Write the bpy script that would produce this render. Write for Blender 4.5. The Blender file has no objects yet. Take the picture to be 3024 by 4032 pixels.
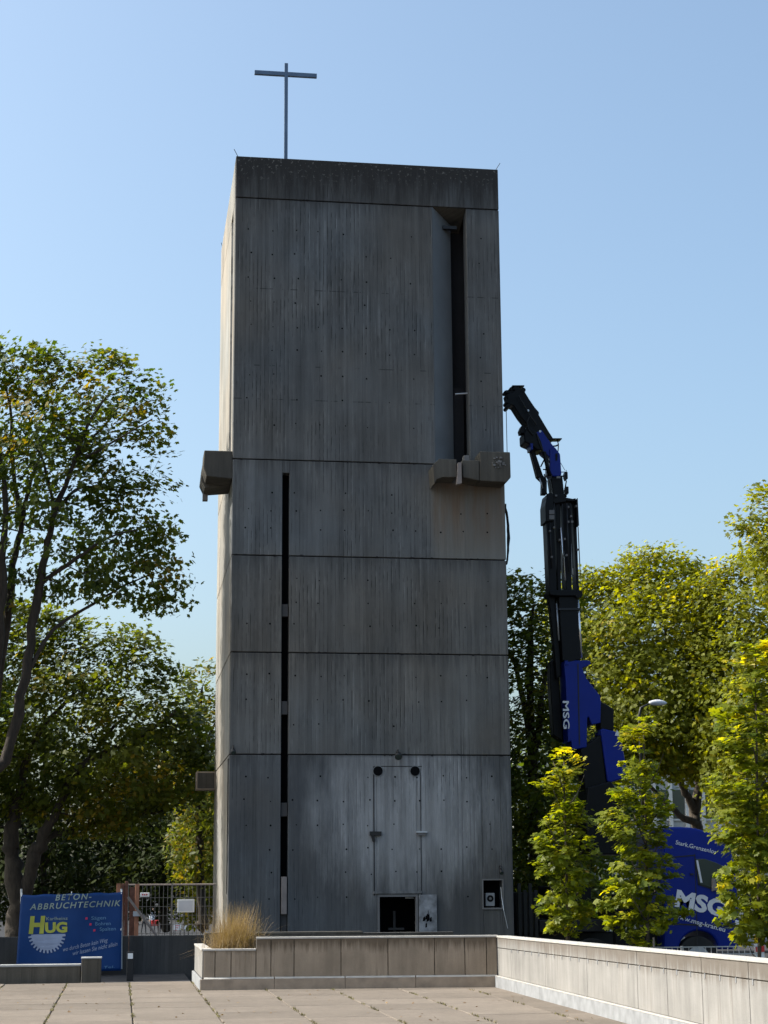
import bpy, bmesh, math, random
import numpy as np
from mathutils import Vector, Matrix

# ------------------------------------------------------------------ camera, sky, sun, exposure
scene = bpy.context.scene
COL = scene.collection
FOCAL, YAW, PITCH, ROLL = 6968.4, 0.1460, 0.2098, 0.0069      # focal length in photo pixels (3024 x 4032), radians
EYE = Vector((0, 0, 1.65))
_r0 = Vector((math.cos(YAW), -math.sin(YAW), 0))
_fw = Vector((math.sin(YAW) * math.cos(PITCH), math.cos(YAW) * math.cos(PITCH), math.sin(PITCH)))
_u0 = Vector((-math.sin(YAW) * math.sin(PITCH), -math.cos(YAW) * math.sin(PITCH), math.cos(PITCH)))
RIGHT = _r0 * math.cos(ROLL) - _u0 * math.sin(ROLL)
UP = _r0 * math.sin(ROLL) + _u0 * math.cos(ROLL)
cam = bpy.data.cameras.new('camera')
cam.sensor_fit = 'VERTICAL'; cam.sensor_height = 24.0; cam.sensor_width = 18.0
cam.lens = 24.0 * FOCAL / 4032.0
cam.clip_start = 0.1; cam.clip_end = 3000
cam_ob = bpy.data.objects.new('camera', cam); COL.objects.link(cam_ob)
cam_ob.matrix_world = Matrix(((RIGHT.x, UP.x, -_fw.x, EYE.x), (RIGHT.y, UP.y, -_fw.y, EYE.y), (RIGHT.z, UP.z, -_fw.z, EYE.z), (0, 0, 0, 1)))
scene.camera = cam_ob

SUN_AZ = math.radians(10)      # to-sun direction: from the left (-x), this far behind the tower front (+y)
SUN_EL = math.radians(45)
to_sun = Vector((-math.cos(SUN_EL) * math.cos(SUN_AZ), math.cos(SUN_EL) * math.sin(SUN_AZ), math.sin(SUN_EL)))
world = bpy.data.worlds.new('World'); scene.world = world; world.use_nodes = True
wn = world.node_tree.nodes; wl = world.node_tree.links
bgn = wn['Background']
sky = wn.new('ShaderNodeTexSky'); sky.sky_type = 'NISHITA'; sky.sun_disc = False
sky.sun_elevation = SUN_EL
sky.sun_rotation = math.atan2(to_sun.x, to_sun.y)
sky.altitude = 100; sky.air_density = 1.0; sky.dust_density = 5.0; sky.ozone_density = 1.2
tint = wn.new('ShaderNodeMix'); tint.data_type = 'RGBA'; tint.blend_type = 'MULTIPLY'
tint.inputs[0].default_value = 1.0; tint.inputs[7].default_value = (.955, 1.045, 1.02, 1)
wl.new(sky.outputs[0], tint.inputs[6]); wl.new(tint.outputs[2], bgn.inputs[0]); bgn.inputs[1].default_value = 0.15
sun = bpy.data.lights.new('sun', 'SUN'); sun.energy = 4.0; sun.angle = math.radians(0.53); sun.color = (1.0, 0.955, 0.88)
sun_ob = bpy.data.objects.new('sun', sun); COL.objects.link(sun_ob)
sun_ob.rotation_euler = (-to_sun).to_track_quat('-Z', 'Y').to_euler()
scene.view_settings.view_transform = 'Standard'; scene.view_settings.look = 'None'
scene.view_settings.exposure = 0.76; scene.view_settings.gamma = 1.0
scene.view_settings.use_curve_mapping = False
try:
    scene.cycles.max_bounces = 6; scene.cycles.transparent_max_bounces = 6
except Exception: pass

# ------------------------------------------------------------------ helpers
def ray(u, v):
    return RIGHT * ((u - 1512) / FOCAL) + UP * ((2016 - v) / FOCAL) + _fw
def at(u, v, y):                       # survey point: photo pixel seen at depth y
    d = ray(u, v); return EYE + d * (y / d.y)
def at_x(u, v, x):
    d = ray(u, v); return EYE + d * (x / d.x)
def on_z(u, v, z):
    d = ray(u, v); return EYE + d * ((z - EYE.z) / d.z)

def link(o, parent=None):
    COL.objects.link(o)
    if parent is not None: o.parent = parent
    return o
def tag(o, label=None, cat=None, group=None, kind=None):
    if label: o['label'] = label
    if cat: o['category'] = cat
    if group: o['group'] = group
    if kind: o['kind'] = kind
    return o
def empty(name, loc, label=None, cat=None, group=None, kind=None):
    o = bpy.data.objects.new(name, None); o.location = loc; o.empty_display_size = 0.2
    COL.objects.link(o); return tag(o, label, cat, group, kind)

class MB:
    def __init__(s): s.v = []; s.f = []
    def quad(s, a, b, c, d):
        i = len(s.v); s.v += [tuple(a), tuple(b), tuple(c), tuple(d)]; s.f.append((i, i+1, i+2, i+3)); return s
    def box(s, x0, x1, y0, y1, z0, z1):
        i = len(s.v)
        s.v += [(x0,y0,z0),(x1,y0,z0),(x1,y1,z0),(x0,y1,z0),(x0,y0,z1),(x1,y0,z1),(x1,y1,z1),(x0,y1,z1)]
        s.f += [(i,i+3,i+2,i+1),(i+4,i+5,i+6,i+7),(i,i+1,i+5,i+4),(i+1,i+2,i+6,i+5),(i+2,i+3,i+7,i+6),(i+3,i,i+4,i+7)]
        return s
    def prism(s, pts, ext):                # closed outline extruded by the vector ext
        n = len(pts); i = len(s.v); e = Vector(ext)
        s.v += [tuple(Vector(p)) for p in pts] + [tuple(Vector(p) + e) for p in pts]
        s.f.append(tuple(range(i, i+n))); s.f.append(tuple(range(i+2*n-1, i+n-1, -1)))
        for k in range(n):
            k2 = (k+1) % n; s.f.append((i+k2, i+k, i+n+k, i+n+k2))
        return s
    def tube(s, pts, rad, seg=8, cap=True):
        pts = [Vector(p) for p in pts]
        if not hasattr(rad, '__len__'): rad = [rad]*len(pts)
        i0 = len(s.v); ref = None
        for k, p in enumerate(pts):
            d = (pts[min(k+1, len(pts)-1)] - pts[max(k-1, 0)])
            d = d.normalized() if d.length > 1e-9 else Vector((0,0,1))
            if ref is None: ref = Vector((1,0,0)) if abs(d.x) < .9 else Vector((0,1,0))
            a = d.cross(ref).normalized(); b = d.cross(a); ref = b.cross(d) if False else ref
            for j in range(seg):
                t = 2*math.pi*j/seg
                s.v.append(tuple(p + (a*math.cos(t) + b*math.sin(t))*rad[k]))
        for k in range(len(pts)-1):
            for j in range(seg):
                j2 = (j+1) % seg; q = i0+k*seg
                s.f.append((q+j, q+j2, q+seg+j2, q+seg+j))
        if cap:
            s.f.append(tuple(range(i0+seg-1, i0-1, -1))); q = i0+(len(pts)-1)*seg
            s.f.append(tuple(range(q, q+seg)))
        return s
    def build(s, name, mat=None, parent=None, origin=None, smooth=False, bevel=0, fix=True):
        me = bpy.data.meshes.new(name)
        v = s.v
        if origin is not None: v = [(a-origin[0], b-origin[1], c-origin[2]) for a, b, c in v]
        me.from_pydata(v, [], s.f)
        if fix:
            bm = bmesh.new(); bm.from_mesh(me); bmesh.ops.recalc_face_normals(bm, faces=bm.faces); bm.to_mesh(me); bm.free()
        if smooth: me.polygons.foreach_set('use_smooth', [True]*len(me.polygons))
        if mat: me.materials.append(mat)
        o = bpy.data.objects.new(name, me)
        if origin is not None and parent is None: o.location = origin
        link(o, parent)
        if bevel:
            m = o.modifiers.new('bevel', 'BEVEL'); m.width = bevel; m.segments = 2; m.limit_method = 'ANGLE'
        return o
def child(mb, name, mat, parent, **k):      # geometry given in world coordinates, parented to an Empty
    return mb.build(name, mat, parent, origin=tuple(parent.location), **k)

# ------------------------------------------------------------------ materials
def new_mat(name):
    m = bpy.data.materials.new(name); m.use_nodes = True
    return m, m.node_tree.nodes, m.node_tree.links, m.node_tree.nodes['Principled BSDF']
class NT:
    def __init__(s, m): s.n = m.node_tree.nodes; s.l = m.node_tree.links
    def set(s, sock, val):
        if hasattr(val, 'is_output') or isinstance(val, bpy.types.NodeSocket): s.l.new(val, sock)
        else: sock.default_value = val
    def math(s, op, a, b=0.0, c=0.0, clamp=False):
        n = s.n.new('ShaderNodeMath'); n.operation = op; n.use_clamp = clamp
        s.set(n.inputs[0], a); s.set(n.inputs[1], b); s.set(n.inputs[2], c); return n.outputs[0]
    def xyz(s, x, y, z):
        n = s.n.new('ShaderNodeCombineXYZ'); s.set(n.inputs[0], x); s.set(n.inputs[1], y); s.set(n.inputs[2], z); return n.outputs[0]
    def sep(s, v):
        n = s.n.new('ShaderNodeSeparateXYZ'); s.set(n.inputs[0], v); return n.outputs
    def noise(s, vec, scale=1.0, detail=3.0, rough=0.55):
        n = s.n.new('ShaderNodeTexNoise'); s.set(n.inputs['Vector'], vec); n.inputs['Scale'].default_value = scale
        n.inputs['Detail'].default_value = detail; n.inputs['Roughness'].default_value = rough; return n.outputs['Fac']
    def step(s, v, lo, hi, a=0.0, b=1.0):
        n = s.n.new('ShaderNodeMapRange'); n.clamp = True
        s.set(n.inputs[0], v); n.inputs[1].default_value = lo; n.inputs[2].default_value = hi
        n.inputs[3].default_value = a; n.inputs[4].default_value = b; return n.outputs[0]
    def mix(s, f, a, b, mode='MIX'):
        n = s.n.new('ShaderNodeMix'); n.data_type = 'RGBA'; n.blend_type = mode
        s.set(n.inputs[0], f); s.set(n.inputs[6], a if not isinstance(a, tuple) else (*a[:3], 1)); s.set(n.inputs[7], b if not isinstance(b, tuple) else (*b[:3], 1))
        return n.outputs[2]
    def pos(s): return s.n.new('ShaderNodeNewGeometry').outputs['Position']
    def bump(s, h, strength, dist, bsdf):
        n = s.n.new('ShaderNodeBump'); n.inputs['Strength'].default_value = strength; n.inputs['Distance'].default_value = dist
        s.set(n.inputs['Height'], h); s.l.new(n.outputs[0], bsdf.inputs['Normal'])

def plain(name, col, rough=0.6, metal=0.0, var=0.15, scale=3.0, spec=0.5):
    m, n, l, b = new_mat(name); t = NT(m)
    f = t.noise(t.pos(), scale, 4)
    c = t.mix(t.step(f, .3, .7), tuple(x*(1-var) for x in col), tuple(min(1, x*(1+var)) for x in col))
    t.set(b.inputs['Base Color'], c); b.inputs['Roughness'].default_value = rough; b.inputs['Metallic'].default_value = metal
    b.inputs['Specular IOR Level'].default_value = spec
    return m

def board_concrete(name, base=(.103, .104, .106), tower=True, dashes=1.0):
    m, n, l, b = new_mat(name); t = NT(m)
    x, y, z = t.sep(t.pos())
    s = t.math('ADD', x, y)
    bid = t.math('FLOOR', t.math('DIVIDE', s, 0.093))
    wn_ = n.new('ShaderNodeTexWhiteNoise'); wn_.noise_dimensions = '1D'; t.set(wn_.inputs['W'], bid)
    board = t.step(wn_.outputs['Value'], 0, 1, .93, 1.07)
    big = t.noise(t.xyz(x, y, t.math('MULTIPLY', z, .6)), .8, 5, .6)
    run = t.noise(t.xyz(t.math('MULTIPLY', s, 5.0), 0, t.math('MULTIPLY', z, .22)), 1.0, 4, .6)
    fine = t.noise(t.xyz(t.math('MULTIPLY', s, 26.0), 3.1, t.math('MULTIPLY', z, 1.1)), 1.0, 3, .65)
    grain = t.noise(t.pos(), 45, 3, .7)
    val = t.math('MULTIPLY', board, t.step(big, .3, .7, .76, 1.22))
    val = t.math('MULTIPLY', val, t.step(run, .32, .68, .78, 1.20))
    val = t.math('MULTIPLY', val, t.step(grain, .25, .75, .90, 1.10))
    # board edges: dark broken line with a pale fin beside it, gathered in patches
    fr_ = t.math('FRACT', t.math('DIVIDE', s, 0.093))
    brk = t.noise(t.xyz(t.math('MULTIPLY', bid, 3.7), 2.0, t.math('MULTIPLY', z, 1.15)), 1.0, 3, .75)
    brk2 = t.noise(t.xyz(t.math('MULTIPLY', bid, 5.3), 9.0, t.math('MULTIPLY', z, 1.0)), 1.0, 3, .75)
    patch = t.noise(t.xyz(t.math('MULTIPLY', s, .55), 7, t.math('MULTIPLY', z, .42)), 1.0, 2)
    pm = t.math('MULTIPLY', t.step(patch, .40, .58, .10, 1), t.step(z, 3.2, 5.0, .55, 1) if tower else 1.0)
    dash = t.math('MULTIPLY', t.math('MULTIPLY', t.step(fr_, .26, .12), t.step(brk, .47, .56)), pm)
    val = t.math('MULTIPLY', val, t.step(dash, 0, 1, 1.0, 1-.62*dashes))
    light = t.math('MULTIPLY', t.math('MULTIPLY', t.math('MULTIPLY', t.step(fr_, .26, .34), t.step(fr_, .60, .50)), t.step(brk2, .50, .60)), pm)
    val = t.math('MULTIPLY', val, t.step(light, 0, 1, 1.0, 1+.42*dashes))
    blot = t.math('MULTIPLY', t.step(fine, .60, .70), t.step(patch, .40, .55))
    val = t.math('MULTIPLY', val, t.step(blot, 0, 1, 1.0, 1-.45*dashes))
    tint = t.mix(t.step(t.noise(t.pos(), .35, 2), .35, .65), (base[0]*.94, base[1]*1.0, base[2]*1.05), (base[0]*1.05, base[1]*1.0, base[2]*.93))
    orr = n.new('ShaderNodeObjectInfo').outputs['Random']
    val = t.math('MULTIPLY', val, t.step(orr, 0, 1, .90, 1.10))
    col = t.mix(1.0, tint, t.xyz(val, val, val), 'MULTIPLY')
    if tower:
        # horizontal shutter ends: thin broken lines
        for z0_ in (15.62, 13.72, 12.9):
            hl = t.math('MULTIPLY', t.math('LESS_THAN', t.math('ABSOLUTE', t.math('SUBTRACT', z, z0_)), .014), t.step(t.noise(t.xyz(t.math('MULTIPLY', s, 3.1), z0_, 0), 1.0, 3, .7), .52, .58))
            col = t.mix(t.math('MULTIPLY', hl, .6), col, (.02, .02, .022))
        warmz = t.math('MULTIPLY', t.step(z, 4.6, 4.65), t.step(z, 9.6, 8.6))
        col = t.mix(t.math('MULTIPLY', warmz, .45), col, t.mix(1.0, col, (1.10, 1.0, .88), 'MULTIPLY'))
        # damp streaks creeping down from every joint
        for zj in (4.62, 6.93, 9.17, 11.44, 17.89):
            below = t.math('MULTIPLY', t.step(z, zj-.75, zj-.02), t.step(z, zj+.02, zj))
            dr = t.noise(t.xyz(t.math('MULTIPLY', s, 9.0), zj, t.math('MULTIPLY', z, .35)), 1.0, 4, .7)
            k_ = t.step(t.math('ADD', t.math('MULTIPLY', below, .30), dr), .66, .86)
            col = t.mix(t.math('MULTIPLY', t.math('MULTIPLY', k_, below), .55), col, (.035, .035, .037))
        # weathered parapet: soot and lichen from the top down
        up = t.step(z, 17.9, 18.95); drip = t.noise(t.xyz(t.math('MULTIPLY', s, 7.0), 1, t.math('MULTIPLY', z, .8)), 1.0, 4, .6)
        k = t.math('MULTIPLY', t.step(z, 17.84, 17.9), t.step(t.math('ADD', t.math('MULTIPLY', up, .45), drip), .42, .8, .35, .97))
        col = t.mix(k, col, (.028, .027, .027))
        spots = t.math('MULTIPLY', t.step(t.noise(t.pos(), 11, 3, .7), .59, .64), t.step(t.math('ADD', z, t.math('MULTIPLY', x, -.02)), 18.1, 18.8))
        col = t.mix(t.math('MULTIPLY', spots, .8), col, (.17, .165, .155))
        # rusty wash below the right-hand gargoyle
        wx = t.math('MULTIPLY', t.step(x, 6.95, 7.15), t.step(y, 40.6, 40.5))
        wz = t.math('MULTIPLY', t.step(z, 9.25, 10.3, .0, 1), t.step(z, 11.0, 10.98))
        w1 = t.math('MULTIPLY', wx, t.math('MULTIPLY', t.step(z, 9.18, 9.2), t.step(z, 11.0, 10.98)))
        col = t.mix(t.math('MULTIPLY', w1, .40), col, (.22, .21, .185))
        rust = t.math('MULTIPLY', t.math('MULTIPLY', wx, wz), t.step(t.noise(t.xyz(t.math('MULTIPLY', s, 4), 0, t.math('MULTIPLY', z, .5)), 1.0, 3), .35, .6, .15, .75))
        col = t.mix(t.math('MULTIPLY', rust, .8), col, (.14, .078, .04))
        # pale lime wash around the door field at the foot
        dx = t.math('MULTIPLY', t.math('SUBTRACT', x, 6.35), .52); dz = t.math('MULTIPLY', t.math('SUBTRACT', z, 3.3), .62)
        wob = t.math('MULTIPLY', t.math('SUBTRACT', t.noise(t.xyz(t.math('MULTIPLY', x, 3.2), 0, t.math('MULTIPLY', z, .55)), 1.0, 5, .65), .5), 3.4)
        rr = t.math('ADD', t.math('ADD', t.math('MULTIPLY', dx, dx), t.math('MULTIPLY', dz, dz)), wob)
        wash = t.math('MULTIPLY', t.step(rr, 1.9, .1), t.step(z, 4.65, 4.55))
        wash = t.math('MULTIPLY', wash, t.step(y, 40.6, 40.5))
        col = t.mix(t.math('MULTIPLY', wash, .85), col, t.mix(1.0, (.29, .29, .295), t.xyz(val, val, val), 'MULTIPLY'))
        # darker bluish lower band either side of it, broken up by noise
        low_dark = t.math('MULTIPLY', t.step(z, 4.6, 4.4), t.math('SUBTRACT', 1.0, wash))
        col = t.mix(t.math('MULTIPLY', low_dark, t.step(t.noise(t.xyz(t.math('MULTIPLY', s, 1.6), 0, t.math('MULTIPLY', z, .4)), 1.0, 4), .3, .65, .10, .55)), col, (.050, .053, .060))
    t.set(b.inputs['Base Color'], col); b.inputs['Roughness'].default_value = .88; b.inputs['Specular IOR Level'].default_value = .25
    h = t.math('ADD', t.math('MULTIPLY', fine, .6), t.math('ADD', t.math('MULTIPLY', board, 3.0), t.math('MULTIPLY', grain, .25)))
    t.bump(h, .55, .012, b)
    return m

def wall_concrete(name, base, top, drop=.26, streak=.62):
    m, n, l, b = new_mat(name); t = NT(m)
    x, y, z = t.sep(t.pos())
    s = t.math('ADD', x, y)
    big = t.noise(t.pos(), 1.3, 5, .6); grain = t.noise(t.pos(), 60, 3, .7)
    run = t.noise(t.xyz(t.math('MULTIPLY', s, 17.0), 0, t.math('MULTIPLY', z, .9)), 1.0, 4, .65)
    low = t.noise(t.xyz(t.math('MULTIPLY', s, 6.0), 4, t.math('MULTIPLY', z, .5)), 1.0, 3, .6)
    val = t.math('MULTIPLY', t.step(big, .3, .7, .80, 1.14), t.step(grain, .25, .75, .92, 1.08))
    val = t.math('MULTIPLY', val, t.step(low, .35, .65, .86, 1.08))
    col = t.mix(1.0, base, t.xyz(val, val, val), 'MULTIPLY')
    reach = t.step(z, top - drop, top, 0, 1)
    k = t.step(t.math('ADD', t.math('MULTIPLY', reach, .40), t.math('ADD', t.math('MULTIPLY', run, .7), t.math('MULTIPLY', big, .35))), .58, .80)
    col = t.mix(t.math('MULTIPLY', k, streak), col, (.085, .062, .042))
    foot = t.math('MULTIPLY', t.step(z, .30, .16), t.step(low, .4, .65))
    col = t.mix(t.math('MULTIPLY', foot, .35), col, (.17, .145, .12))
    t.set(b.inputs['Base Color'], col); b.inputs['Roughness'].default_value = .9; b.inputs['Specular IOR Level'].default_value = .2
    t.bump(t.math('ADD', grain, run), .3, .006, b)
    return m

def slab_mat():
    m, n, l, b = new_mat('exposed_aggregate'); t = NT(m)
    oi = n.new('ShaderNodeObjectInfo').outputs['Random']
    p = t.pos(); x, y, z = t.sep(p)
    big = t.noise(p, 1.1, 5, .65); med = t.noise(p, 9, 4, .7); g = t.noise(p, 90, 2, .8)
    scuff = t.noise(t.xyz(t.math('MULTIPLY', x, 2.5), t.math('MULTIPLY', y, 14.0), 0), 1.0, 4, .7)
    v = t.math('MULTIPLY', t.step(oi, 0, 1, .86, 1.10), t.step(big, .3, .7, .86, 1.1))
    v = t.math('MULTIPLY', v, t.step(med, .3, .7, .88, 1.1))
    v = t.math('MULTIPLY', v, t.step(g, .3, .7, .82, 1.15))
    col = t.mix(1.0, (.180, .151, .124), t.xyz(v, v, v), 'MULTIPLY')
    col = t.mix(t.step(scuff, .60, .70, 0, .45), col, (.30, .26, .215))
    col = t.mix(t.step(t.noise(p, 4.0, 4, .75), .66, .72, 0, .6), col, (.16, .12, .085))
    t.set(b.inputs['Base Color'], col); b.inputs['Roughness'].default_value = .92; b.inputs['Specular IOR Level'].default_value = .2
    t.bump(g, .6, .006, b)
    return m

def leaf_mat(name, c0, c1, c2, trans=.5, gloss=.35, thru=(3.2, 2.9, .7)):
    m, n, l, b = new_mat(name); t = NT(m)
    at_ = n.new('ShaderNodeAttribute'); at_.attribute_name = 'tone'
    f = at_.outputs['Fac']
    col = t.mix(t.step(f, 0, .72), c0, c1); col = t.mix(t.step(f, .80, 1.0), col, c2)
    t.set(b.inputs['Base Color'], col); b.inputs['Roughness'].default_value = .52; b.inputs['Specular IOR Level'].default_value = gloss
    tr = n.new('ShaderNodeBsdfTranslucent')
    t.set(tr.inputs['Color'], t.mix(1.0, col, thru, 'MULTIPLY'))
    mx = n.new('ShaderNodeMixShader'); mx.inputs[0].default_value = trans
    l.new(b.outputs[0], mx.inputs[1]); l.new(tr.outputs[0], mx.inputs[2])
    l.new(mx.outputs[0], n['Material Output'].inputs['Surface'])
    return m

def bark_mat(name, base):
    m, n, l, b = new_mat(name); t = NT(m)
    x, y, z = t.sep(t.pos())
    f = t.noise(t.xyz(t.math('MULTIPLY', x, 14), t.math('MULTIPLY', y, 14), t.math('MULTIPLY', z, 2.5)), 1.0, 4, .65)
    t.set(b.inputs['Base Color'], t.mix(t.step(f, .3, .7), tuple(c*.55 for c in base), tuple(c*1.3 for c in base)))
    b.inputs['Roughness'].default_value = .95; t.bump(f, .9, .03, b)
    return m

M = {}
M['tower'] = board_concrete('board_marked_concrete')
M['tower_sunny'] = board_concrete('sunlit_copy_board_concrete', (.255, .235, .21), False, .4)  # lighter copy for the left face, its sunlight painted into the colour
M['smooth_concrete'] = plain('smooth_pale_concrete', (.17, .175, .18), .85, 0, .16, .9)  # smooth unstreaked concrete, paler than the tower front
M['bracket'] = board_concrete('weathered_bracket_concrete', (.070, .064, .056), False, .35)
M['wall_front'] = wall_concrete('planter_concrete', (.28, .225, .172), .86, .30, .80)
M['wall_right'] = wall_concrete('ramp_wall_concrete', (.25, .24, .228), .90, .30, .62)
M['coping'] = plain('pale_coping', (.38, .36, .335), .9, 0, .12, 7)
M['plinth'] = plain('bluish_plinth_concrete', (.245, .25, .26), .9, 0, .2, 5)
M['plinth_front'] = plain('warm_plinth_concrete', (.27, .215, .165), .9, 0, .2, 5)
M['slab'] = slab_mat()
M['joint_dirt'] = plain('joint_dirt', (.085, .068, .048), .95, 0, .5, 12)
M['asphalt'] = plain('asphalt', (.05, .05, .053), .95, 0, .25, 2, .05)
M['paving'] = plain('grey_paving', (.30, .30, .30), .9, 0, .18, 3)
M['soil'] = plain('dark_soil', (.035, .028, .022), .95, 0, .4, 8)
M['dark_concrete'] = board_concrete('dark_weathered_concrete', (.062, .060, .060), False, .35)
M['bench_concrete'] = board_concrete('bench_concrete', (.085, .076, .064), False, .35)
M['void'] = plain('hole_shade_and_scuffs', (.004, .004, .005), .95, 0, .15, 3, .1)  # near-black paints the shade inside holes, slit, niche and doorway; also scuffs
M['louvre'] = plain('dark_slot_lining', (.012, .011, .013), .9)
M['slot_block'] = plain('grey_slot_block', (.15, .145, .145), .85)
M['strip'] = plain('grimy_strip_block', (.062, .058, .057), .9)
M['steel_pale'] = plain('galvanised_steel', (.52, .53, .55), .45, .7, .12)
M['wire'] = plain('dull_wire', (.17, .16, .15), .6, .3)
M['steel_dark'] = plain('dark_steel', (.014, .014, .016), .5, .2)
M['crane_black'] = plain('black_crane_paint', (.0035, .0035, .0045), .5, 0, .2, 3.0, .2)
M['chrome'] = plain('chromed_rod', (.75, .76, .78), .22, .9, .05)
M['blue'] = plain('blue_vehicle_paint', (.003, .016, .19), .36, 0, .10, 1.2, .22)
M['white'] = plain('white_paint', (.78, .78, .78), .5, 0, .06)
M['letter'] = plain('silver_lettering', (.62, .63, .67), .5, 0, .08)
M['rubber'] = plain('rubber', (.018, .018, .018), .85)
M['glass'] = plain('tinted_glass', (.035, .05, .045), .06, 0, .1, 1.0, .8)
M['wood'] = plain('reddish_timber', (.13, .058, .038), .8, 0, .3, 9)
M['orange'] = plain('orange_primer', (.34, .14, .075), .7, 0, .25, 6)
M['red'] = plain('red_paint', (.55, .03, .025), .5)
M['yellow'] = plain('yellow_paint', (.62, .36, .03), .5)
M['pale_board'] = plain('pale_board', (.60, .61, .66), .6, 0, .06)
M['board_grey'] = plain('weathered_pale_plank', (.21, .178, .165), .85, 0, .15, 5)
M['door'] = plain('scuffed_grey_door', (.22, .225, .24), .7, 0, .45, 6)
M['casing_grey'] = plain('grey_casing', (.26, .265, .28), .6)
M['rope'] = plain('rope', (.05, .045, .04), .9)
M['facade'] = plain('grey_facade_panel', (.42, .42, .41), .8, 0, .12, 1.0)
M['cross'] = plain('dark_painted_steel', (.10, .14, .20), .38, .5)
M['fin'] = plain('pale_facade_fin', (.62, .61, .58), .8)

# ------------------------------------------------------------------ large structure: ground, plaza, streets
g = MB()
ys = [(-120, -.5), (47, -.5), (100, -1.3), (1200, -1.3)]
for (ya, za), (yb, zb) in zip(ys, ys[1:]):
    g.quad((-900, ya, za), (900, ya, za), (900, yb, zb), (-900, yb, zb))
tag(g.build('ground', M['asphalt']), kind='structure')
tag(MB().quad((-60, 118, -1.295), (60, 118, -1.295), (60, 150, -1.295), (-60, 150, -1.295)).build('road', M['asphalt']), kind='structure')

plaza = MB().box(-60, 6.30, -30, 34.1, -.6, -.028)
plaza_ob = tag(plaza.build('plaza', M['joint_dirt']), kind='structure')
side = MB().box(-60, 1.38, 34.1, 39.2, -.6, -.075)
tag(side.build('pavement', M['asphalt']), kind='structure')

X_JOINTS = [-3.16, -2.04, -.92, .20, 1.33, 2.46, 3.56, 4.68, 5.80, 6.36]
X_JOINTS = [-3.16 - 1.12*k for k in range(6, 0, -1)] + X_JOINTS
rng = random.Random(4)
Y_JOINTS = [34.0 - 1.24*k for k in range(0, 13)]
def slab_mesh(w, d):
    bm = bmesh.new(); bmesh.ops.create_cube(bm, size=1)
    bmesh.ops.scale(bm, vec=(w, d, .06), verts=bm.verts)
    top = [e for e in bm.edges if all(v.co.z > 0 for v in e.verts)]
    bmesh.ops.bevel(bm, geom=top, offset=.008, segments=1, affect='EDGES')
    me = bpy.data.meshes.new('paving_slab'); bm.to_mesh(me); bm.free(); me.materials.append(M['slab']); return me
cache = {}
for i in range(len(X_JOINTS)-1):
    x0, x1 = X_JOINTS[i], X_JOINTS[i+1]
    off = 0.0
    for j in range(len(Y_JOINTS)-1):
        y1, y0 = Y_JOINTS[j]+off, Y_JOINTS[j+1]+off
        w, d = round(x1-x0-.016, 3), round(y1-y0-.010, 3)
        me = cache.setdefault((w, d), None) or slab_mesh(w, d); cache[(w, d)] = me
        o = bpy.data.objects.new('paving_slab', me)
        o.location = ((x0+x1)/2, (y0+y1)/2, -.03 + rng.uniform(-.003, .003))
        o.rotation_euler = (rng.uniform(-.002, .002), rng.uniform(-.002, .002), rng.uniform(-.002, .002))
        link(o, plaza_ob)
near = MB().box(-60, 6.34, -30, Y_JOINTS[-1]-.01, -.06, 0.0).build('near_paving', M['slab'], plaza_ob)
# weeds and dirt sprouting from the joints
wv = MB()
for k in range(1700):
    xj = rng.choice(X_JOINTS[7:15]); yy = rng.uniform(21, 33.8)
    if math.sin(yy*2.3 + xj*5) + math.sin(yy*5.1+xj) < .1: continue
    for q in range(3):
        a = rng.uniform(0, 6.28); r = rng.uniform(.012, .035)
        p = Vector((xj + rng.gauss(0, .012), yy + rng.gauss(0, .03), -.002)); d = Vector((math.cos(a), math.sin(a), 0))
        s_ = Vector((-d.y, d.x, 0)) * .006; tip = p + d*r + Vector((0, 0, rng.uniform(.012, .04)))
        i = len(wv.v); wv.v += [tuple(p-s_), tuple(p+s_), tuple(tip)]; wv.f.append((i, i+1, i+2))
M['weed'] = plain('dry_weed', (.15, .13, .05), .9, 0, .4, 30)
wo = wv.build('joint_weeds', M['weed'], fix=False)
tag(wo, 'dry weeds sprouting from the joints of the beige paving', 'weeds', kind='stuff')

# ------------------------------------------------------------------ concrete tower
AX, AY, TW, TD = 2.3426, 40.0, 6.43, 6.52
BX, BY = AX+TW, AY+TD
Z = [-.6, 4.624, 6.930, 9.172, 11.441, 17.891, 18.947]
TH = .40
tower = empty('concrete_tower', (AX+TW/2, AY+TD/2, -.5), 'tall board-marked concrete bell tower with narrow slots, cross on its roof', 'tower')
child(MB().box(AX+.05, BX-.05, AY+.93, BY-.05, -.55, 18.6), 'core', M['louvre'], tower)
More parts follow.
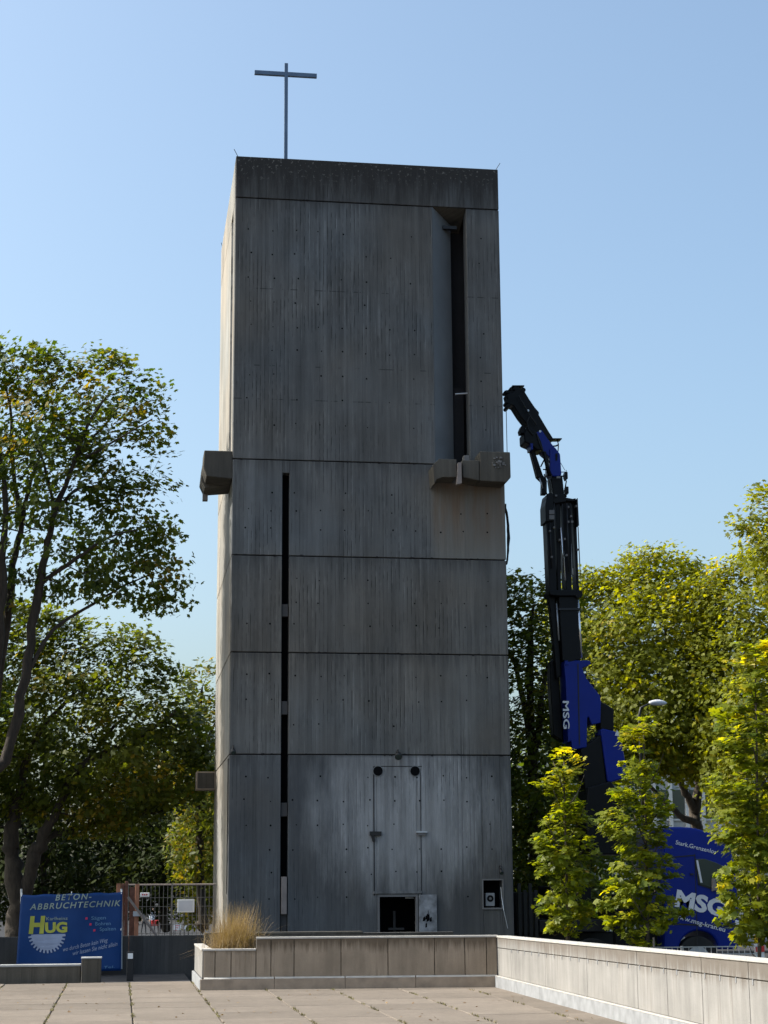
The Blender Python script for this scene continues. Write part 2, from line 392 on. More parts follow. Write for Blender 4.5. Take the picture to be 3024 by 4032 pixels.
# front strips of the core, leaving the niche and the door room open
J = .013   # half joint
def fx(u, v=2600): return at(u, v, AY).x
def fz(v, u=1500): return at(u, v, AY).z
SL0, SL1 = 3.500, 3.668                      # narrow window strip
SP0, SG0, SG1 = BX-1.658, BX-1.095, BX-.818    # splay start, slot
N0, N1 = fx(1903, 3500), fx(1978, 3500)     # niche
NZ0, NZ1 = fz(3575, 1940), fz(3466, 1940)
D0, D1 = fx(1486, 3600), fx(1646, 3600)     # door opening
DZ1 = fz(3522, 1560)
def panel(x0, x1, z0, z1, name='wall_panel'):
    child(MB().box(x0, x1, AY, AY+TH, z0, z1), name, M['tower'], tower, bevel=.012)
def bandz(k): return Z[k] + (J if k else 0), Z[k+1] - (J if k < 5 else 0)
STOP = fz(1862, 1128)
for k in range(6):
    z0, z1 = bandz(k)
    xl, xr = AX, BX
    if k == 5: panel(xl, xr, z0, z1, 'parapet_panel')
    elif k == 4:
        panel(xl, SP0, z0, z1)
        panel(SG1, BX, z0, z1)
    elif k == 3:
        panel(xl, SL0, z0, z1); panel(SL0, SL1, STOP, z1); panel(SL1, xr, z0, z1)
    elif k in (1, 2):
        panel(xl, SL0, z0, z1); panel(SL1, xr, z0, z1)
    else:
        panel(xl, SL0, z0, z1)
        panel(SL1, D0, z0, z1); panel(D0, D1, DZ1, z1)
        panel(D1, N0, z0, z1); panel(N0, N1, z0, NZ0); panel(N0, N1, NZ1, z1); panel(N1, xr, z0, z1)
# recessed backing behind the joints
bk = MB()
for (x0, x1) in ((AX+.06, SL0-.002), (SL1+.002, D0-.1), (D1+.1, N0-.02), (N1+.02, BX-.06)):
    bk.box(x0, x1, AY+.05, AY+.34, -.55, 11.42)
bk.box(D0-.1, D1+.1, AY+.05, AY+.34, DZ1+.05, 11.42)
bk.box(N0-.02, N1+.02, AY+.05, AY+.34, NZ1+.05, 11.42); bk.box(N0-.02, N1+.02, AY+.05, AY+.34, -.55, NZ0-.05)
bk.box(AX+.06, SP0-.002, AY+.05, AY+.34, 11.42, 18.6); bk.box(SG1+.002, BX-.06, AY+.05, AY+.34, 11.42, 18.6)
bk.box(SP0-.002, SG1+.002, AY+.05, AY+.34, 17.90, 18.6)
child(bk, 'joint_backing', M['louvre'], tower)
# splayed reveal of the bell slot, front and its sloped soffit
z0, z1 = bandz(4)
child(MB().prism([(SP0, AY, z0), (SG0, AY+.62, z0), (SG0, AY+.80, z0), (SP0-.25, AY+.80, z0), (SP0-.25, AY+.405, z0), (SP0, AY+.405, z0)], (0, 0, z1-z0)), 'slot_reveal', M['smooth_concrete'], tower)
child(MB().prism([(SP0+.01, AY+.01, z1+.012), (SP0+.01, AY+.9, z1-.30), (SP0+.01, AY+.9, z1+.012)], (SG1-SP0-.02, 0, 0)), 'slot_soffit', M['bracket'], tower)
child(MB().box(SG0-.25, SG0+.10, AY+.30, AY+.42, z1-.42, z1-.34), 'slot_fixing', M['steel_dark'], tower)
sm = at(1800, 1543, AY)
child(MB().tube([(SG0-.02, AY+.20, sm.z), (SG1+.02, AY+.20, sm.z+.03)], .02), 'slot_rod', M['steel_pale'], tower)
child(MB().box(SG0+.002, SG1-.002, AY+.70, AY+.74, z0, sm.z+.3), 'slot_screen', M['louvre'], tower)
# left face (rotated arrangement of the same slot, seen at a grazing angle)
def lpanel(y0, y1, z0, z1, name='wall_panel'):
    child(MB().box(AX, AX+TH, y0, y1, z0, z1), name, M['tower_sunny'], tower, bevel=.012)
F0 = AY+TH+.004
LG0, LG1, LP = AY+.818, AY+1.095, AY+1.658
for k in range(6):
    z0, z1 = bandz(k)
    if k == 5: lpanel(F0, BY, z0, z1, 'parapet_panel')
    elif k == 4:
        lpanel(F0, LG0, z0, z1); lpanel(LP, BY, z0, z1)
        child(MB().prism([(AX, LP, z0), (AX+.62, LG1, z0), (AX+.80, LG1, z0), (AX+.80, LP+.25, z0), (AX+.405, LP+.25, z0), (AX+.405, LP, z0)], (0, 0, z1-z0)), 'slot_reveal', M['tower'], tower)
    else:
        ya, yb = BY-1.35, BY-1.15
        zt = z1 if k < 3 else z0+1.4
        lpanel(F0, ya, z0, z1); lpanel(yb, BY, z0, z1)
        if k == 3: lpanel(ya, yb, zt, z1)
# right and rear faces
for k in range(6):
    z0, z1 = bandz(k)
    child(MB().box(BX-TH, BX, F0, BY, z0, z1), 'wall_panel', M['tower'], tower, bevel=.012)
    child(MB().box(AX+TH+.003, BX-TH-.003, BY-TH, BY, z0, z1), 'wall_panel', M['tower'], tower, bevel=.012)
child(MB().box(AX+TH+.003, BX-TH-.003, AY+TH+.003, BY-TH-.003, 18.62, 18.75), 'roof', M['dark_concrete'], tower)
# blocks and plank in the narrow strip
def strip_block(v0, v1, mat, y=.06, name='strip_block', sh=.012):
    za, zb = fz(v1, 1120), fz(v0, 1120)
    child(MB().box(SL0+sh, SL1-sh, AY+y, AY+y+.2, za, zb), name, mat, tower, bevel=.008)
child(MB().box(SL0+.001, SL1-.001, AY+.30, AY+.36, -.55, STOP), 'strip_glazing', M['void'], tower)
for v0, v1 in ((2377, 2426), (2760, 2812), (3160, 3214)): strip_block(v0, v1, M['strip'])
strip_block(3452, 3600, M['board_grey'], -.02, 'leaning_plank', .022)
strip_block(3602, 3690, M['strip'], .08, 'strip_block')
# tie holes of the formwork (a few centimetres each)
th = MB(); rr = random.Random(11)
def disc(mb, x, z, r, y=AY-.003, n=7):
    i = len(mb.v); mb.v += [(x+r*math.cos(6.2832*q/n), y, z+r*math.sin(6.2832*q/n)) for q in range(n)]; mb.f.append(tuple(range(i, i+n)))
for k, (za, zb, rows) in enumerate(((1.2, 4.4, 6), (5.0, 6.7, 3), (7.3, 8.9, 3), (9.6, 10.9, 3), (12.0, 17.4, 9))):
    for r in range(rows):
        zz = za + (zb-za)*(r+.5)/rows
        for c in range(11):
            xx = AX+.35 + c*.56 + rr.uniform(-.05, .05)
            if rr.random() < .30 or xx > BX-.2 or SL0-.06 < xx < SL1+.06 or (k == 4 and SP0-.05 < xx < SG1+.05) or (k == 3 and xx > 6.9 and zz > 10.4): continue
            if k == 0 and ((D0-.1 < xx < D1+.6 and zz < DZ1+.1) or (N0-.1 < xx < N1+.1 and NZ0-.1 < zz < NZ1+.1)): continue
            disc(th, xx, zz + rr.uniform(-.03, .03), rr.uniform(.014, .024))
tho = child(th, 'tie_holes', M['void'], tower, fix=False); tho['kind'] = 'stuff'
# chipped arrises along the joints
jc = MB()
for zj in Z[1:6]:
    for q in range(16):
        cx = rr.uniform(AX+.1, BX-.1); w_ = rr.uniform(.012, .06); h_ = rr.uniform(.008, .026); up_ = rr.choice((-1, 1)); z_ = zj+up_*J
        if SL0-.08 < cx < SL1+.08 or (zj > 11 and SP0-.1 < cx < SG1+.1): continue
        i = len(jc.v); y_ = AY-.0025
        jc.v += [(cx-w_, y_, z_), (cx-w_*.3, y_, z_+up_*h_), (cx+w_*.5, y_, z_+up_*h_*.7), (cx+w_, y_, z_)]; jc.f.append((i, i+1, i+2, i+3))
child(jc, 'joint_chips', M['louvre'], tower, fix=False)['kind'] = 'stuff'
# thin formwork lines, round vents, door field
fl = MB()
for u0, v0, u1, v1 in ((1472, 3020, 1473, 3525), (1655, 3030, 1660, 3525), (1472, 3017, 1660, 3018)):
    a, b_ = at(u0, v0, AY), at(u1, v1, AY); w = .007
    fl.box(min(a.x, b_.x)-w, max(a.x, b_.x)+w, AY-.004, AY+.01, min(a.z, b_.z)-w, max(a.z, b_.z)+w)
child(fl, 'formwork_line', M['louvre'], tower)
for u in (1488, 1634):
    c = at(u, 3036, AY); vm = MB()
    vm.tube([(c.x, AY-.012, c.z), (c.x, AY+.02, c.z)], .125, 20)
    rim = child(vm, 'vent_rim', M['smooth_concrete'], tower)
    vm = MB(); vm.tube([(c.x, AY-.016, c.z), (c.x, AY+.015, c.z)], .108, 20)
    child(vm, 'vent_hole', M['void'], tower)
# door opening: dark room, frame, things standing inside
room = MB()
room.quad((D0-.6, AY+.92, -.55), (D1+.6, AY+.92, -.55), (D1+.6, AY+.92, DZ1+.3), (D0-.6, AY+.92, DZ1+.3))
child(room, 'door_room', M['void'], tower, fix=False)
fr = MB().box(D0, D0+.05, AY-.02, AY+.1, -.55, DZ1).box(D1-.05, D1, AY-.02, AY+.1, -.55, DZ1).box(D0+.05, D1-.05, AY-.02, AY+.1, DZ1-.05, DZ1)
child(fr, 'door_frame', M['slot_block'], tower)
child(MB().box(D0-.09, D1+.09, AY-.045, AY+.0, DZ1+.02, DZ1+.075), 'lintel_trim', M['tower'], tower)
leaf = child(MB().box(D1+.02, D1+.42, AY-.055, AY-.012, -.5, DZ1-.01), 'door', M['door'], tower, bevel=.006)
hd = child(MB().box(D1+.05, D1+.075, AY-.085, AY-.056, .45, .57), 'door_handle', M['steel_dark'], tower); hd.parent = leaf
gr = MB()
for q in range(14):
    a_ = rr.uniform(0, 6.28); d_ = rr.random(); cx, cz = D1+.20+.10*d_*math.cos(a_), .98+.16*d_*math.sin(a_); w_ = rr.uniform(.008, .03)
    gr.v += [(cx-w_, AY-.0585-.0002*q, cz-.05), (cx+w_, AY-.0585-.0002*q, cz-.04), (cx+w_*.8, AY-.0585-.0002*q, cz+.06), (cx-w_*.6, AY-.0585-.0002*q, cz+.03)]; i = len(gr.v)-4; gr.f.append((i, i+1, i+2, i+3))
child(gr, 'door_scuffs', M['void'], tower, fix=False)['kind'] = 'stuff'
post = empty('timber_prop', (D0+.47, AY+.6, -.5), 'pale timber prop standing inside the dark tower doorway', 'prop')
child(MB().box(D0+.445, D0+.495, AY+.58, AY+.63, -.5, 1.16), 'post', M['strip'], post)
child(MB().box(D0+.32, D0+.68, AY+.5, AY+.7, .74, .79), 'cross_piece', M['strip'], post)
lt = MB().box(D1-.25, D1-.06, AY+.2, AY+.26, DZ1-.09, DZ1-.06)
child(lt, 'strip_light', M['steel_pale'], tower)
# niche with an air conditioner
child(MB().quad((N0-.01, AY+.36, NZ0-.02), (N1+.01, AY+.36, NZ0-.02), (N1+.01, AY+.36, NZ1+.02), (N0-.01, AY+.36, NZ1+.02)), 'niche_back', M['void'], tower, fix=False)
child(MB().box(N0-.03, N1+.03, AY-.03, AY+.3, NZ0-.03, NZ0+.005).box(N0-.03, N0, AY-.012, AY+.02, NZ0, NZ1).box(N1, N1+.03, AY-.012, AY+.02, NZ0, NZ1).box(N0-.03, N1+.03, AY-.012, AY+.02, NZ1, NZ1+.03), 'niche_frame', M['slot_block'], tower)
ac0, ac1 = at(1915, 3560, AY), at(1950, 3516, AY)
ac = empty('air_conditioner', ((ac0.x+ac1.x)/2, AY+.15, ac0.z), 'small white air conditioning unit standing in the square wall niche', 'air conditioner')
child(MB().box(ac0.x, ac1.x, AY+.06, AY+.26, NZ0+.04, ac1.z), 'casing', M['casing_grey'], ac, bevel=.012)
fc = Vector(((ac0.x+ac1.x)/2, AY+.055, (ac0.z+ac1.z)/2))
child(MB().tube([fc, fc+Vector((0, .02, 0))], .075, 18), 'fan_grille', M['void'], ac)
child(MB().tube([fc+Vector((0, -.004, 0)), fc+Vector((0, .01, 0))], .032, 14), 'fan_hub', M['slot_block'], ac)
child(MB().tube([(N1-.03, AY+.02, NZ1-.15), (N1-.02, AY+.0, NZ0+.25), (N1+.01, AY-.05, NZ0-.05), (N1+.1, AY-.02, NZ0-.45)], .008, 6), 'hose', M['steel_pale'], ac)
# fittings on the face
def flood(u, v, name_label, r=.07):
    c = at(u, v, AY)
    e = empty('wall_lamp', (c.x, AY, c.z), name_label, 'lamp', 'lamps on the tower wall')
    child(MB().tube([(c.x, AY-.001, c.z+.10), (c.x, AY-.10, c.z+.12), (c.x, AY-.16, c.z+.05)], .016, 8), 'arm', M['steel_dark'], e)
    mb = MB(); mb.tube([(c.x, AY-.09, c.z+.06), (c.x, AY-.16, c.z+.0), (c.x, AY-.22, c.z-.05)], [r*.55, r, r*1.15], 14)
    child(mb, 'lamp_head', M['steel_dark'], e, smooth=True)
    mb = MB(); mb.tube([(c.x, AY-.221, c.z-.051), (c.x, AY-.226, c.z-.055)], r*.95, 14); child(mb, 'lens', M['glass'], e)
    return e
flood(1564, 2975, 'dark round floodlight on the tower joint above the two vent holes', .075)
flood(917, 2958, 'small floodlight at the left front edge of the tower', .05)
flood(1967, 3430, 'small lamp above the air conditioner niche', .04)
c = at(1478, 3283, AY)
e = empty('wall_bracket', (c.x, AY, c.z), 'rusty dark hook bracket on the tower left of the door field', 'bracket')
child(MB().box(c.x-.13, c.x+.13, AY-.06, AY-.001, c.z-.04, c.z+.05), 'plate', M['rubber'], e)
child(MB().prism([(c.x-.10, AY-.05, c.z-.04), (c.x-.02, AY-.05, c.z-.04), (c.x-.01, AY-.05, c.z-.17), (c.x-.07, AY-.05, c.z-.17)], (0, .045, 0)), 'hook', M['rubber'], e)
c = at(1660, 3277, AY)
e = empty('wall_fitting', (c.x, AY, c.z), 'pale flat light fitting on the tower right of the door field', 'fitting')
child(MB().box(c.x-.13, c.x+.12, AY-.07, AY-.001, c.z-.01, c.z+.02), 'cap', M['steel_pale'], e)
child(MB().box(c.x-.10, c.x+.09, AY-.05, AY-.001, c.z-.07, c.z-.012), 'body', M['slot_block'], e)
# cable down the left corner
cp = [at(u, v, AY-.03) for u, v in ((903, 2985), (893, 3100), (888, 3250), (880, 3400), (872, 3520))]
cb = MB().tube([(AX-.02, AY+.12, p.z) for p in cp], .012, 6).build('cable', M['rubber'], None, origin=(AX-.02, AY+.12, 2.0))
tag(cb, 'thin dark cable running down the left front corner of the tower', 'cable')

# gargoyle brackets at the slot feet
def gargoyle_front():
    q = lambda X, Y: at(1650+X/4.147, 1700+Y/4.147, AY-.62)
    e = empty('rain_spout', (BX-.8, AY, 10.7), 'stepped concrete gargoyle at the foot of the right bell slot', 'gargoyle', 'gargoyles at the slot feet')
    y0 = AY-.62
    def pr(pts, name, ya=y0, yb=AY-.003, mat='bracket', bev=.02):
        P_ = [q(*p) for p in pts]; P_ = [(p.x, ya, p.z) for p in P_]
        return child(MB().prism(P_, (0, yb-ya, 0)), name, M[mat], e, bevel=bev)
    pr([(225, 545), (330, 440), (612, 450), (612, 740), (385, 742), (290, 775), (250, 850)], 'left_cheek', bev=.012)
    pr([(700, 465), (985, 465), (985, 800), (720, 742)], 'right_cheek')
    pr([(990, 318), (1488, 330), (1500, 745), (1430, 825), (992, 800)], 'block')
    P_ = [q(*p) for p in [(905, 463), (985, 320), (990, 463)]]
    pr([(625, 515), (685, 505), (690, 850), (612, 862)], 'flashing', y0-.06, y0+.12, 'board_grey', 0)
    pr([(760, 350), (850, 350), (850, 455), (765, 455)], 'upstand', y0+.2, y0+.45, 'slot_block', .01)
    # broken-out patch with bare aggregate
    mb = MB(); r_ = random.Random(5); cc = q(1300, 510)
    for k in range(26):
        a = r_.uniform(0, 6.28); d = r_.uniform(0, .16)
        p = Vector((cc.x+d*math.cos(a)*1.2, y0-.004, cc.z+d*math.sin(a)*.8)); s_ = r_.uniform(.01, .035)
        mb.box(p.x-s_, p.x+s_*.6, y0-r_.uniform(.01, .04), y0+.02, p.z-s_*.5, p.z+s_)
    child(mb, 'spalled_patch', M['slot_block'], e)['kind'] = 'stuff'
gargoyle_front()
e = empty('rain_spout', (AX, AY+.8, 10.7), 'concrete gargoyle jutting from the sunlit left face of the tower', 'gargoyle', 'gargoyles at the slot feet')
gz1, gz0 = at(820, 1772, AY).z, at(880, 1884, AY).z
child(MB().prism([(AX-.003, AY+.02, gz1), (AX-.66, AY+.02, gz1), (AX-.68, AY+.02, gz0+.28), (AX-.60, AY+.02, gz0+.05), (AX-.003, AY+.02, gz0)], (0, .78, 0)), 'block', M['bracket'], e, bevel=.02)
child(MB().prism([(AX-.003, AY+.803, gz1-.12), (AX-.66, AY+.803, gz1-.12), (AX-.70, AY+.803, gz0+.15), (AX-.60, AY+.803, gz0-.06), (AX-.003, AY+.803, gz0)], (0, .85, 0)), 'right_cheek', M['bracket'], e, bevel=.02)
child(MB().box(AX-.62, AX-.50, AY+1.45, AY+1.64, gz0-.20, gz0+.10), 'flashing', M['slot_block'], e)
# box on the lower left face
e = empty('wall_box', (AX, BY-.6, 4.0), 'brown concrete box jutting from the lower left face of the tower', 'box')
b0, b1 = at(778, 3109, BY-.8), at(849, 3038, BY-.8)
child(MB().box(AX-.50, AX-.003, BY-.8, BY-.15, b0.z, b1.z), 'shell', M['plinth_front'], e, bevel=.01)
child(MB().box(AX-.47, AX-.04, BY-.806, BY-.78, b0.z+.03, b1.z-.035), 'front_panel', M['bracket'], e)
# hanging cable bundle on the right edge
mb = MB(); r_ = random.Random(2)
for k in range(3):
    pts = []
    for q in range(15):
        t_ = q/14; z_ = 10.55 - t_*1.45
        pts.append((BX+.03+.075*math.sin(t_*3.0)*(1-.12*k)+r_.uniform(-.012, .012), AY+.10+.05*k+r_.uniform(-.012, .012), z_))
    mb.tube(pts, .016, 6)
tag(mb.build('cable_bundle', M['rubber'], None, origin=(BX, AY+.1, 9.2)), 'dark cable bundle hanging down the right edge of the tower', 'cable')
# cross and lightning rods
CY = AY+2.6
cb_, ct_ = at(1125, 616, CY), at(1125, 251, CY)
cross = empty('roof_cross', (cb_.x, CY, 18.75), 'slender steel cross standing on the tower roof', 'cross')
child(MB().box(cb_.x-.045, cb_.x+.045, CY-.045, CY+.045, 18.75, ct_.z), 'upright', M['cross'], cross, bevel=.006)
l_, r_ = at(1002, 286, CY), at(1247, 300, CY); zb = (l_.z+r_.z)/2
child(MB().box(l_.x, cb_.x-.047, CY-.045, CY+.045, zb-.055, zb+.055), 'arm', M['cross'], cross, bevel=.006)
child(MB().box(cb_.x+.047, r_.x, CY-.045, CY+.045, zb-.055, zb+.055), 'arm', M['cross'], cross, bevel=.006)
for x, y, dx, lab in ((AX+.05, AY+.05, -.10, 'thin lightning rod on the left front corner of the tower roof'), (BX-.05, AY+.05, .12, 'thin lightning rod on the right front corner of the tower roof'), (AX+.05, BY-.1, -.06, 'thin lightning rod on the rear left corner of the tower roof')):
    o = MB().tube([(x, y, 18.94), (x+dx, y, 19.14)], .008, 6).build('lightning_rod', M['steel_dark'], None, origin=(x, y, 18.94))
    tag(o, lab, 'lightning rod', 'lightning rods on the tower roof')

# ------------------------------------------------------------------ planter and ramp walls
L = Vector((1.42, 31.04, 0)); R = Vector((6.41, 30.62, 0))
along = (R-L).normalized(); nrm = Vector((along.y, -along.x, 0))      # nrm points to the camera
WZ = .86; PZ = .67; LEDGE = .175
planter = empty('concrete_planter', ((L+R)/2), 'long low concrete planter wall in shade before the tower', 'planter wall')
def apt(s, d, z): p = L + along*s - nrm*d; return (p.x, p.y, z)
def wblock(mb, s0, s1, d0, d1, z0, z1):
    mb.prism([apt(s0, d0, z0), apt(s1, d0, z0), apt(s1, d1, z0), apt(s0, d1, z0)], (0, 0, z1-z0)); return mb
LEN = (R-L).length
def s_of(u):
    d = ray(u, 3780); # intersection of the ray's vertical plane with the wall line
    den = along.x*d.y - along.y*d.x
    return -(L.x*d.y - L.y*d.x)/den
STEP = s_of(1008)
cuts = [0, s_of(847), s_of(910), STEP] + [s_of(u) for u in (1067, 1158, 1343, 1528, 1711, 1831, 1916)] + [LEN]
for a, b_ in zip(cuts, cuts[1:]):
    zt = (PZ if b_ <= STEP+.001 else WZ) - .035
    child(wblock(MB(), a+.007, b_-.007, 0, .16, LEDGE+.004, zt), 'wall_panel', M['wall_front'], planter, bevel=.005)
child(wblock(MB(), .01, LEN-.02, .02, .15, -.5, PZ-.06), 'wall_core', M['joint_dirt'], planter)
child(wblock(MB(), STEP+.01, LEN-.02, .02, .15, PZ-.05, WZ-.05), 'wall_core', M['joint_dirt'], planter)
child(wblock(MB(), -.01, STEP-.002, -.012, .18, PZ-.033, PZ), 'coping', M['coping'], planter, bevel=.005)
child(wblock(MB(), STEP, LEN+.02, -.012, .18, WZ-.033, WZ), 'coping', M['coping'], planter, bevel=.005)
child(wblock(MB(), STEP+.001, STEP+.05, .005, .175, PZ+.001, WZ-.034), 'step_face', M['coping'], planter)
for a, b_ in zip([0, 1.2, 2.4, 3.6], [1.2, 2.4, 3.6, LEN]):
    child(wblock(MB(), a+.003 - (.05 if a == 0 else 0), b_-.003, -.05, -.001, -.3, LEDGE), 'plinth', M['plinth_front'], planter, bevel=.006)
for a, b_ in zip([0, 1.2, 2.4, 3.6], [1.2, 2.4, 3.6, LEN]):
    p_ = [apt(a+.01, -.05, LEDGE+.002), apt(a+.01, -.002, LEDGE+.002), apt(a+.01, -.002, LEDGE+.03)]
    q_ = Vector(apt(b_-.01, 0, 0)) - Vector(apt(a+.01, 0, 0))
    child(MB().prism(p_, q_), 'ledge', M['coping'], planter)  # pale sloped strip puts the lit plinth top into colour and shape
# left end wall and rear wall of the planter
bl = Vector((1.40, 34.37, 0))
def end_block(x0, x1, y0, y1, z0, z1, name, mat):
    child(MB().box(x0, x1, y0, y1, z0, z1), name, mat, planter, bevel=.005)
end_block(1.405, 1.56, 31.235, 34.37, LEDGE+.004, PZ-.035, 'end_wall', M['wall_right'])
end_block(1.393, 1.57, 31.23, 34.38, PZ-.033, PZ, 'coping', M['coping'])
end_block(1.36, 1.403, 31.04, 34.39, -.3, LEDGE, 'plinth', M['plinth'])
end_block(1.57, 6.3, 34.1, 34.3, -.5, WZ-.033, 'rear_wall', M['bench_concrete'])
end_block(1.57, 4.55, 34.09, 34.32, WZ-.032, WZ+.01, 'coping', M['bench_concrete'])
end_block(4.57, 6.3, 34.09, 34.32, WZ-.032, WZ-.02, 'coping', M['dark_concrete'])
so = MB().prism([(1.57, 31.2, PZ-.16), (6.28, 30.95, PZ-.16), (6.28, 34.09, PZ-.16), (1.57, 34.09, PZ-.16)], (0, 0, .10))
child(so, 'soil', M['soil'], planter)

ramp = empty('ramp_wall', (6.4, 24, 0), 'long sunlit white concrete wall running towards the viewer on the right', 'wall')
ramp.rotation_euler = (0, 0, -.0136)
def rtop(y): return .857 + (30.0-y)*.0072
def rpiece(y0, y1, za, zb, name, mat, x0=6.325, x1=6.50, bev=.004):
    # za, zb: offset functions from the (slightly rising) top
    mb = MB(); v = []
    for y in (y0, y1):
        for x in (x0, x1):
            for k in (0, 1): v.append((x, y, (za(y), zb(y))[k]))
    mb.v = v; mb.f = [(0, 1, 3, 2), (4, 6, 7, 5), (0, 4, 5, 1), (2, 3, 7, 6), (1, 5, 7, 3), (0, 2, 6, 4)]
    child(mb, name, mat, ramp, bevel=bev)
yj = [at_x(1512+X*.911, 3650+Yv*.911, 6.325).y for X, Yv in ((530, 150), (685, 160), (875, 180), (1105, 210), (1240, 230), (1400, 250))]
print('ramp joints', yj)
yj = [30.65] + yj + [yj[-1]-1.55, yj[-1]-3.1, yj[-1]-4.6, yj[-1]-6.2, yj[-1]-8.0, 4.0]
GRO = .205
for a, b_ in zip(yj, yj[1:]):
    rpiece(b_+.008, a-.008, lambda y: rtop(y)-GRO+.006, lambda y: rtop(y)-.034, 'wall_panel', M['wall_right'])
    rpiece(b_+.008, a-.008, lambda y: LEDGE+.02, lambda y: rtop(y)-GRO-.006, 'wall_panel', M['wall_right'])
    rpiece(b_+.002, a-.002, lambda y: rtop(y)-.033, lambda y: rtop(y), 'coping', M['coping'], 6.312, 6.515)
    rpiece(b_+.003, a-.003, lambda y: -.3, lambda y: LEDGE+.005, 'plinth', M['plinth'], 6.265, 6.323)
rpiece(4.0, 30.65, lambda y: -.55, lambda y: rtop(y)-.04, 'wall_core', M['joint_dirt'], 6.345, 6.49, 0)
tk = MB(); y_ = 29.4
while y_ > 12:
    zz = rtop(y_)-GRO; tk.box(6.318, 6.33, y_-.012, y_+.012, zz-.05, zz+.004); y_ -= .52
child(tk, 'drip_stubs', M['plinth'], ramp)
rpiece(4.0, 30.55, lambda y: LEDGE+.0052, lambda y: LEDGE+.018, 'ledge', M['coping'], 6.262, 6.324, .003)

# dark retaining wall, bench wall, steps at the left
dw = empty('retaining_wall', (-8, 39, 0), 'dark weathered retaining wall behind the blue banner', 'wall')
for x0, x1 in ((-20, -14), (-14, -9), (-9, -4.5), (-4.5, -2.0), (-2.0, .2), (.2, 2.1)):
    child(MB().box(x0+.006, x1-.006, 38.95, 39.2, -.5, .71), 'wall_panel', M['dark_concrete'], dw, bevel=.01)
bench = empty('bench_wall', (-3, 34.8, 0), 'low dark concrete bench wall with a square end block at the left', 'bench')
bt = at(0, 3800, 34.75).z
for x0, x1 in ((-9, -6.4), (-6.4, -3.9), (-3.9, -2.2), (-2.2, -.70)):
    child(MB().box(x0+.004, x1-.004, 34.72, 35.05, -.08, bt-.04), 'wall_panel', M['bench_concrete'], bench, bevel=.008)
    child(MB().box(x0+.002, x1-.002, 34.70, 35.07, bt-.038, bt), 'seat_slab', M['paving'], bench, bevel=.006)
child(MB().box(-.69, -.325, 34.62, 35.05, -.08, .40), 'end_block', M['bench_concrete'], bench, bevel=.01)
child(MB().box(-.70, -.315, 34.61, 35.06, .402, .43), 'cap', M['paving'], bench, bevel=.006)
st = MB().box(-12, -.9, 34.12, 34.5, -.5, -.035)
tag(st.build('step', M['paving']), kind='structure')
# bollard light
bp = on_z(511, 3862, -.07)
bo = empty('bollard_light', (bp.x, bp.y, -.07), 'short black bollard light with square white lens on the paving', 'bollard')
child(MB().box(bp.x-.065, bp.x+.065, bp.y-.065, bp.y+.065, -.07, .34), 'post', M['steel_dark'], bo, bevel=.008)
child(MB().box(bp.x-.072, bp.x+.072, bp.y-.072, bp.y+.072, .342, .48), 'head', M['steel_dark'], bo, bevel=.008)
child(MB().box(bp.x-.05, bp.x+.05, bp.y-.076, bp.y-.06, .35, .455), 'lens', M['white'], bo)

# ------------------------------------------------------------------ lettering helper
def text_ob(name, s, mat, parent, origin, size, xdir=(1, 0, 0), rot=0.0, shear=0.0, space=1.0, align='LEFT', bold=0.0, fit=None, depth=.004, warp=None, normal=(0, -1, 0)):
    cu = bpy.data.curves.new(name, 'FONT'); cu.body = s; cu.size = 1.0; cu.shear = shear; cu.space_character = space
    cu.align_x = align; cu.offset = bold; cu.extrude = 0.0; cu.resolution_u = 3
    ob = bpy.data.objects.new(name, cu); COL.objects.link(ob)
    bpy.context.view_layer.update()
    me = bpy.data.meshes.new_from_object(ob.evaluated_get(bpy.context.evaluated_depsgraph_get()))
    bpy.data.objects.remove(ob)
    n = len(me.vertices); co = np.empty(n*3); me.vertices.foreach_get('co', co); co = co.reshape(-1, 3)
    sx = sy = size
    if fit: sx = fit/(co[:, 0].max()-co[:, 0].min())
    X = co[:, 0]*sx; Yv = co[:, 1]*sy
    X, Yv = X*math.cos(rot)-Yv*math.sin(rot), X*math.sin(rot)+Yv*math.cos(rot)
    xd = Vector(xdir).normalized(); nn = Vector(normal).normalized()
    out = np.zeros_like(co); o = Vector(origin) - Vector(parent.location)
    for k in range(3): out[:, k] = o[k] + X*xd[k] + (Yv if k == 2 else 0) + nn[k]*depth
    if warp is not None:
        out[:, 1] += warp(out[:, 0] + parent.location.x, out[:, 2] + parent.location.z)
    me.vertices.foreach_set('co', out.ravel()); me.materials.clear(); me.materials.append(mat); me.name = name; me.update()
    o2 = bpy.data.objects.new(name, me); link(o2, parent); return o2

# ------------------------------------------------------------------ blue banner
BNY = 38.2
bn = empty('banner', (-1.0, BNY, 0), 'blue advertising banner for concrete demolition hung before the dark wall', 'banner')
def bwave(x, z): return .016*np.sin((x*1.2+z)*7.0)*np.exp(-((x+.35)**2)/.35)+.028*np.sin(x*2.6+.6)+.014*np.sin(x*6.1-z*2.0)+.02*np.sin(z*2.4+x*.9)
tl, tr_, br, bl_ = at(82, 3523, BNY), at(482, 3512, BNY), at(476, 3822, BNY), at(62, 3828, BNY)
mb = MB(); NX, NZ = 40, 26
for j in range(NZ+1):
    for i in range(NX+1):
        a, b_ = i/NX, j/NZ
        p = (bl_.lerp(br, a)).lerp(tl.lerp(tr_, a), b_)
        sag = .018*math.sin(a*math.pi*4)**2*(b_**6)
        mb.v.append((p.x, BNY+float(bwave(p.x, p.z)), p.z-sag))
for j in range(NZ):
    for i in range(NX):
        q = j*(NX+1)+i; mb.f.append((q, q+1, q+NX+2, q+NX+1))
M['banner'] = plain('blue_tarpaulin', (.002, .036, .15), .5, 0, .12, 2.0, .3)
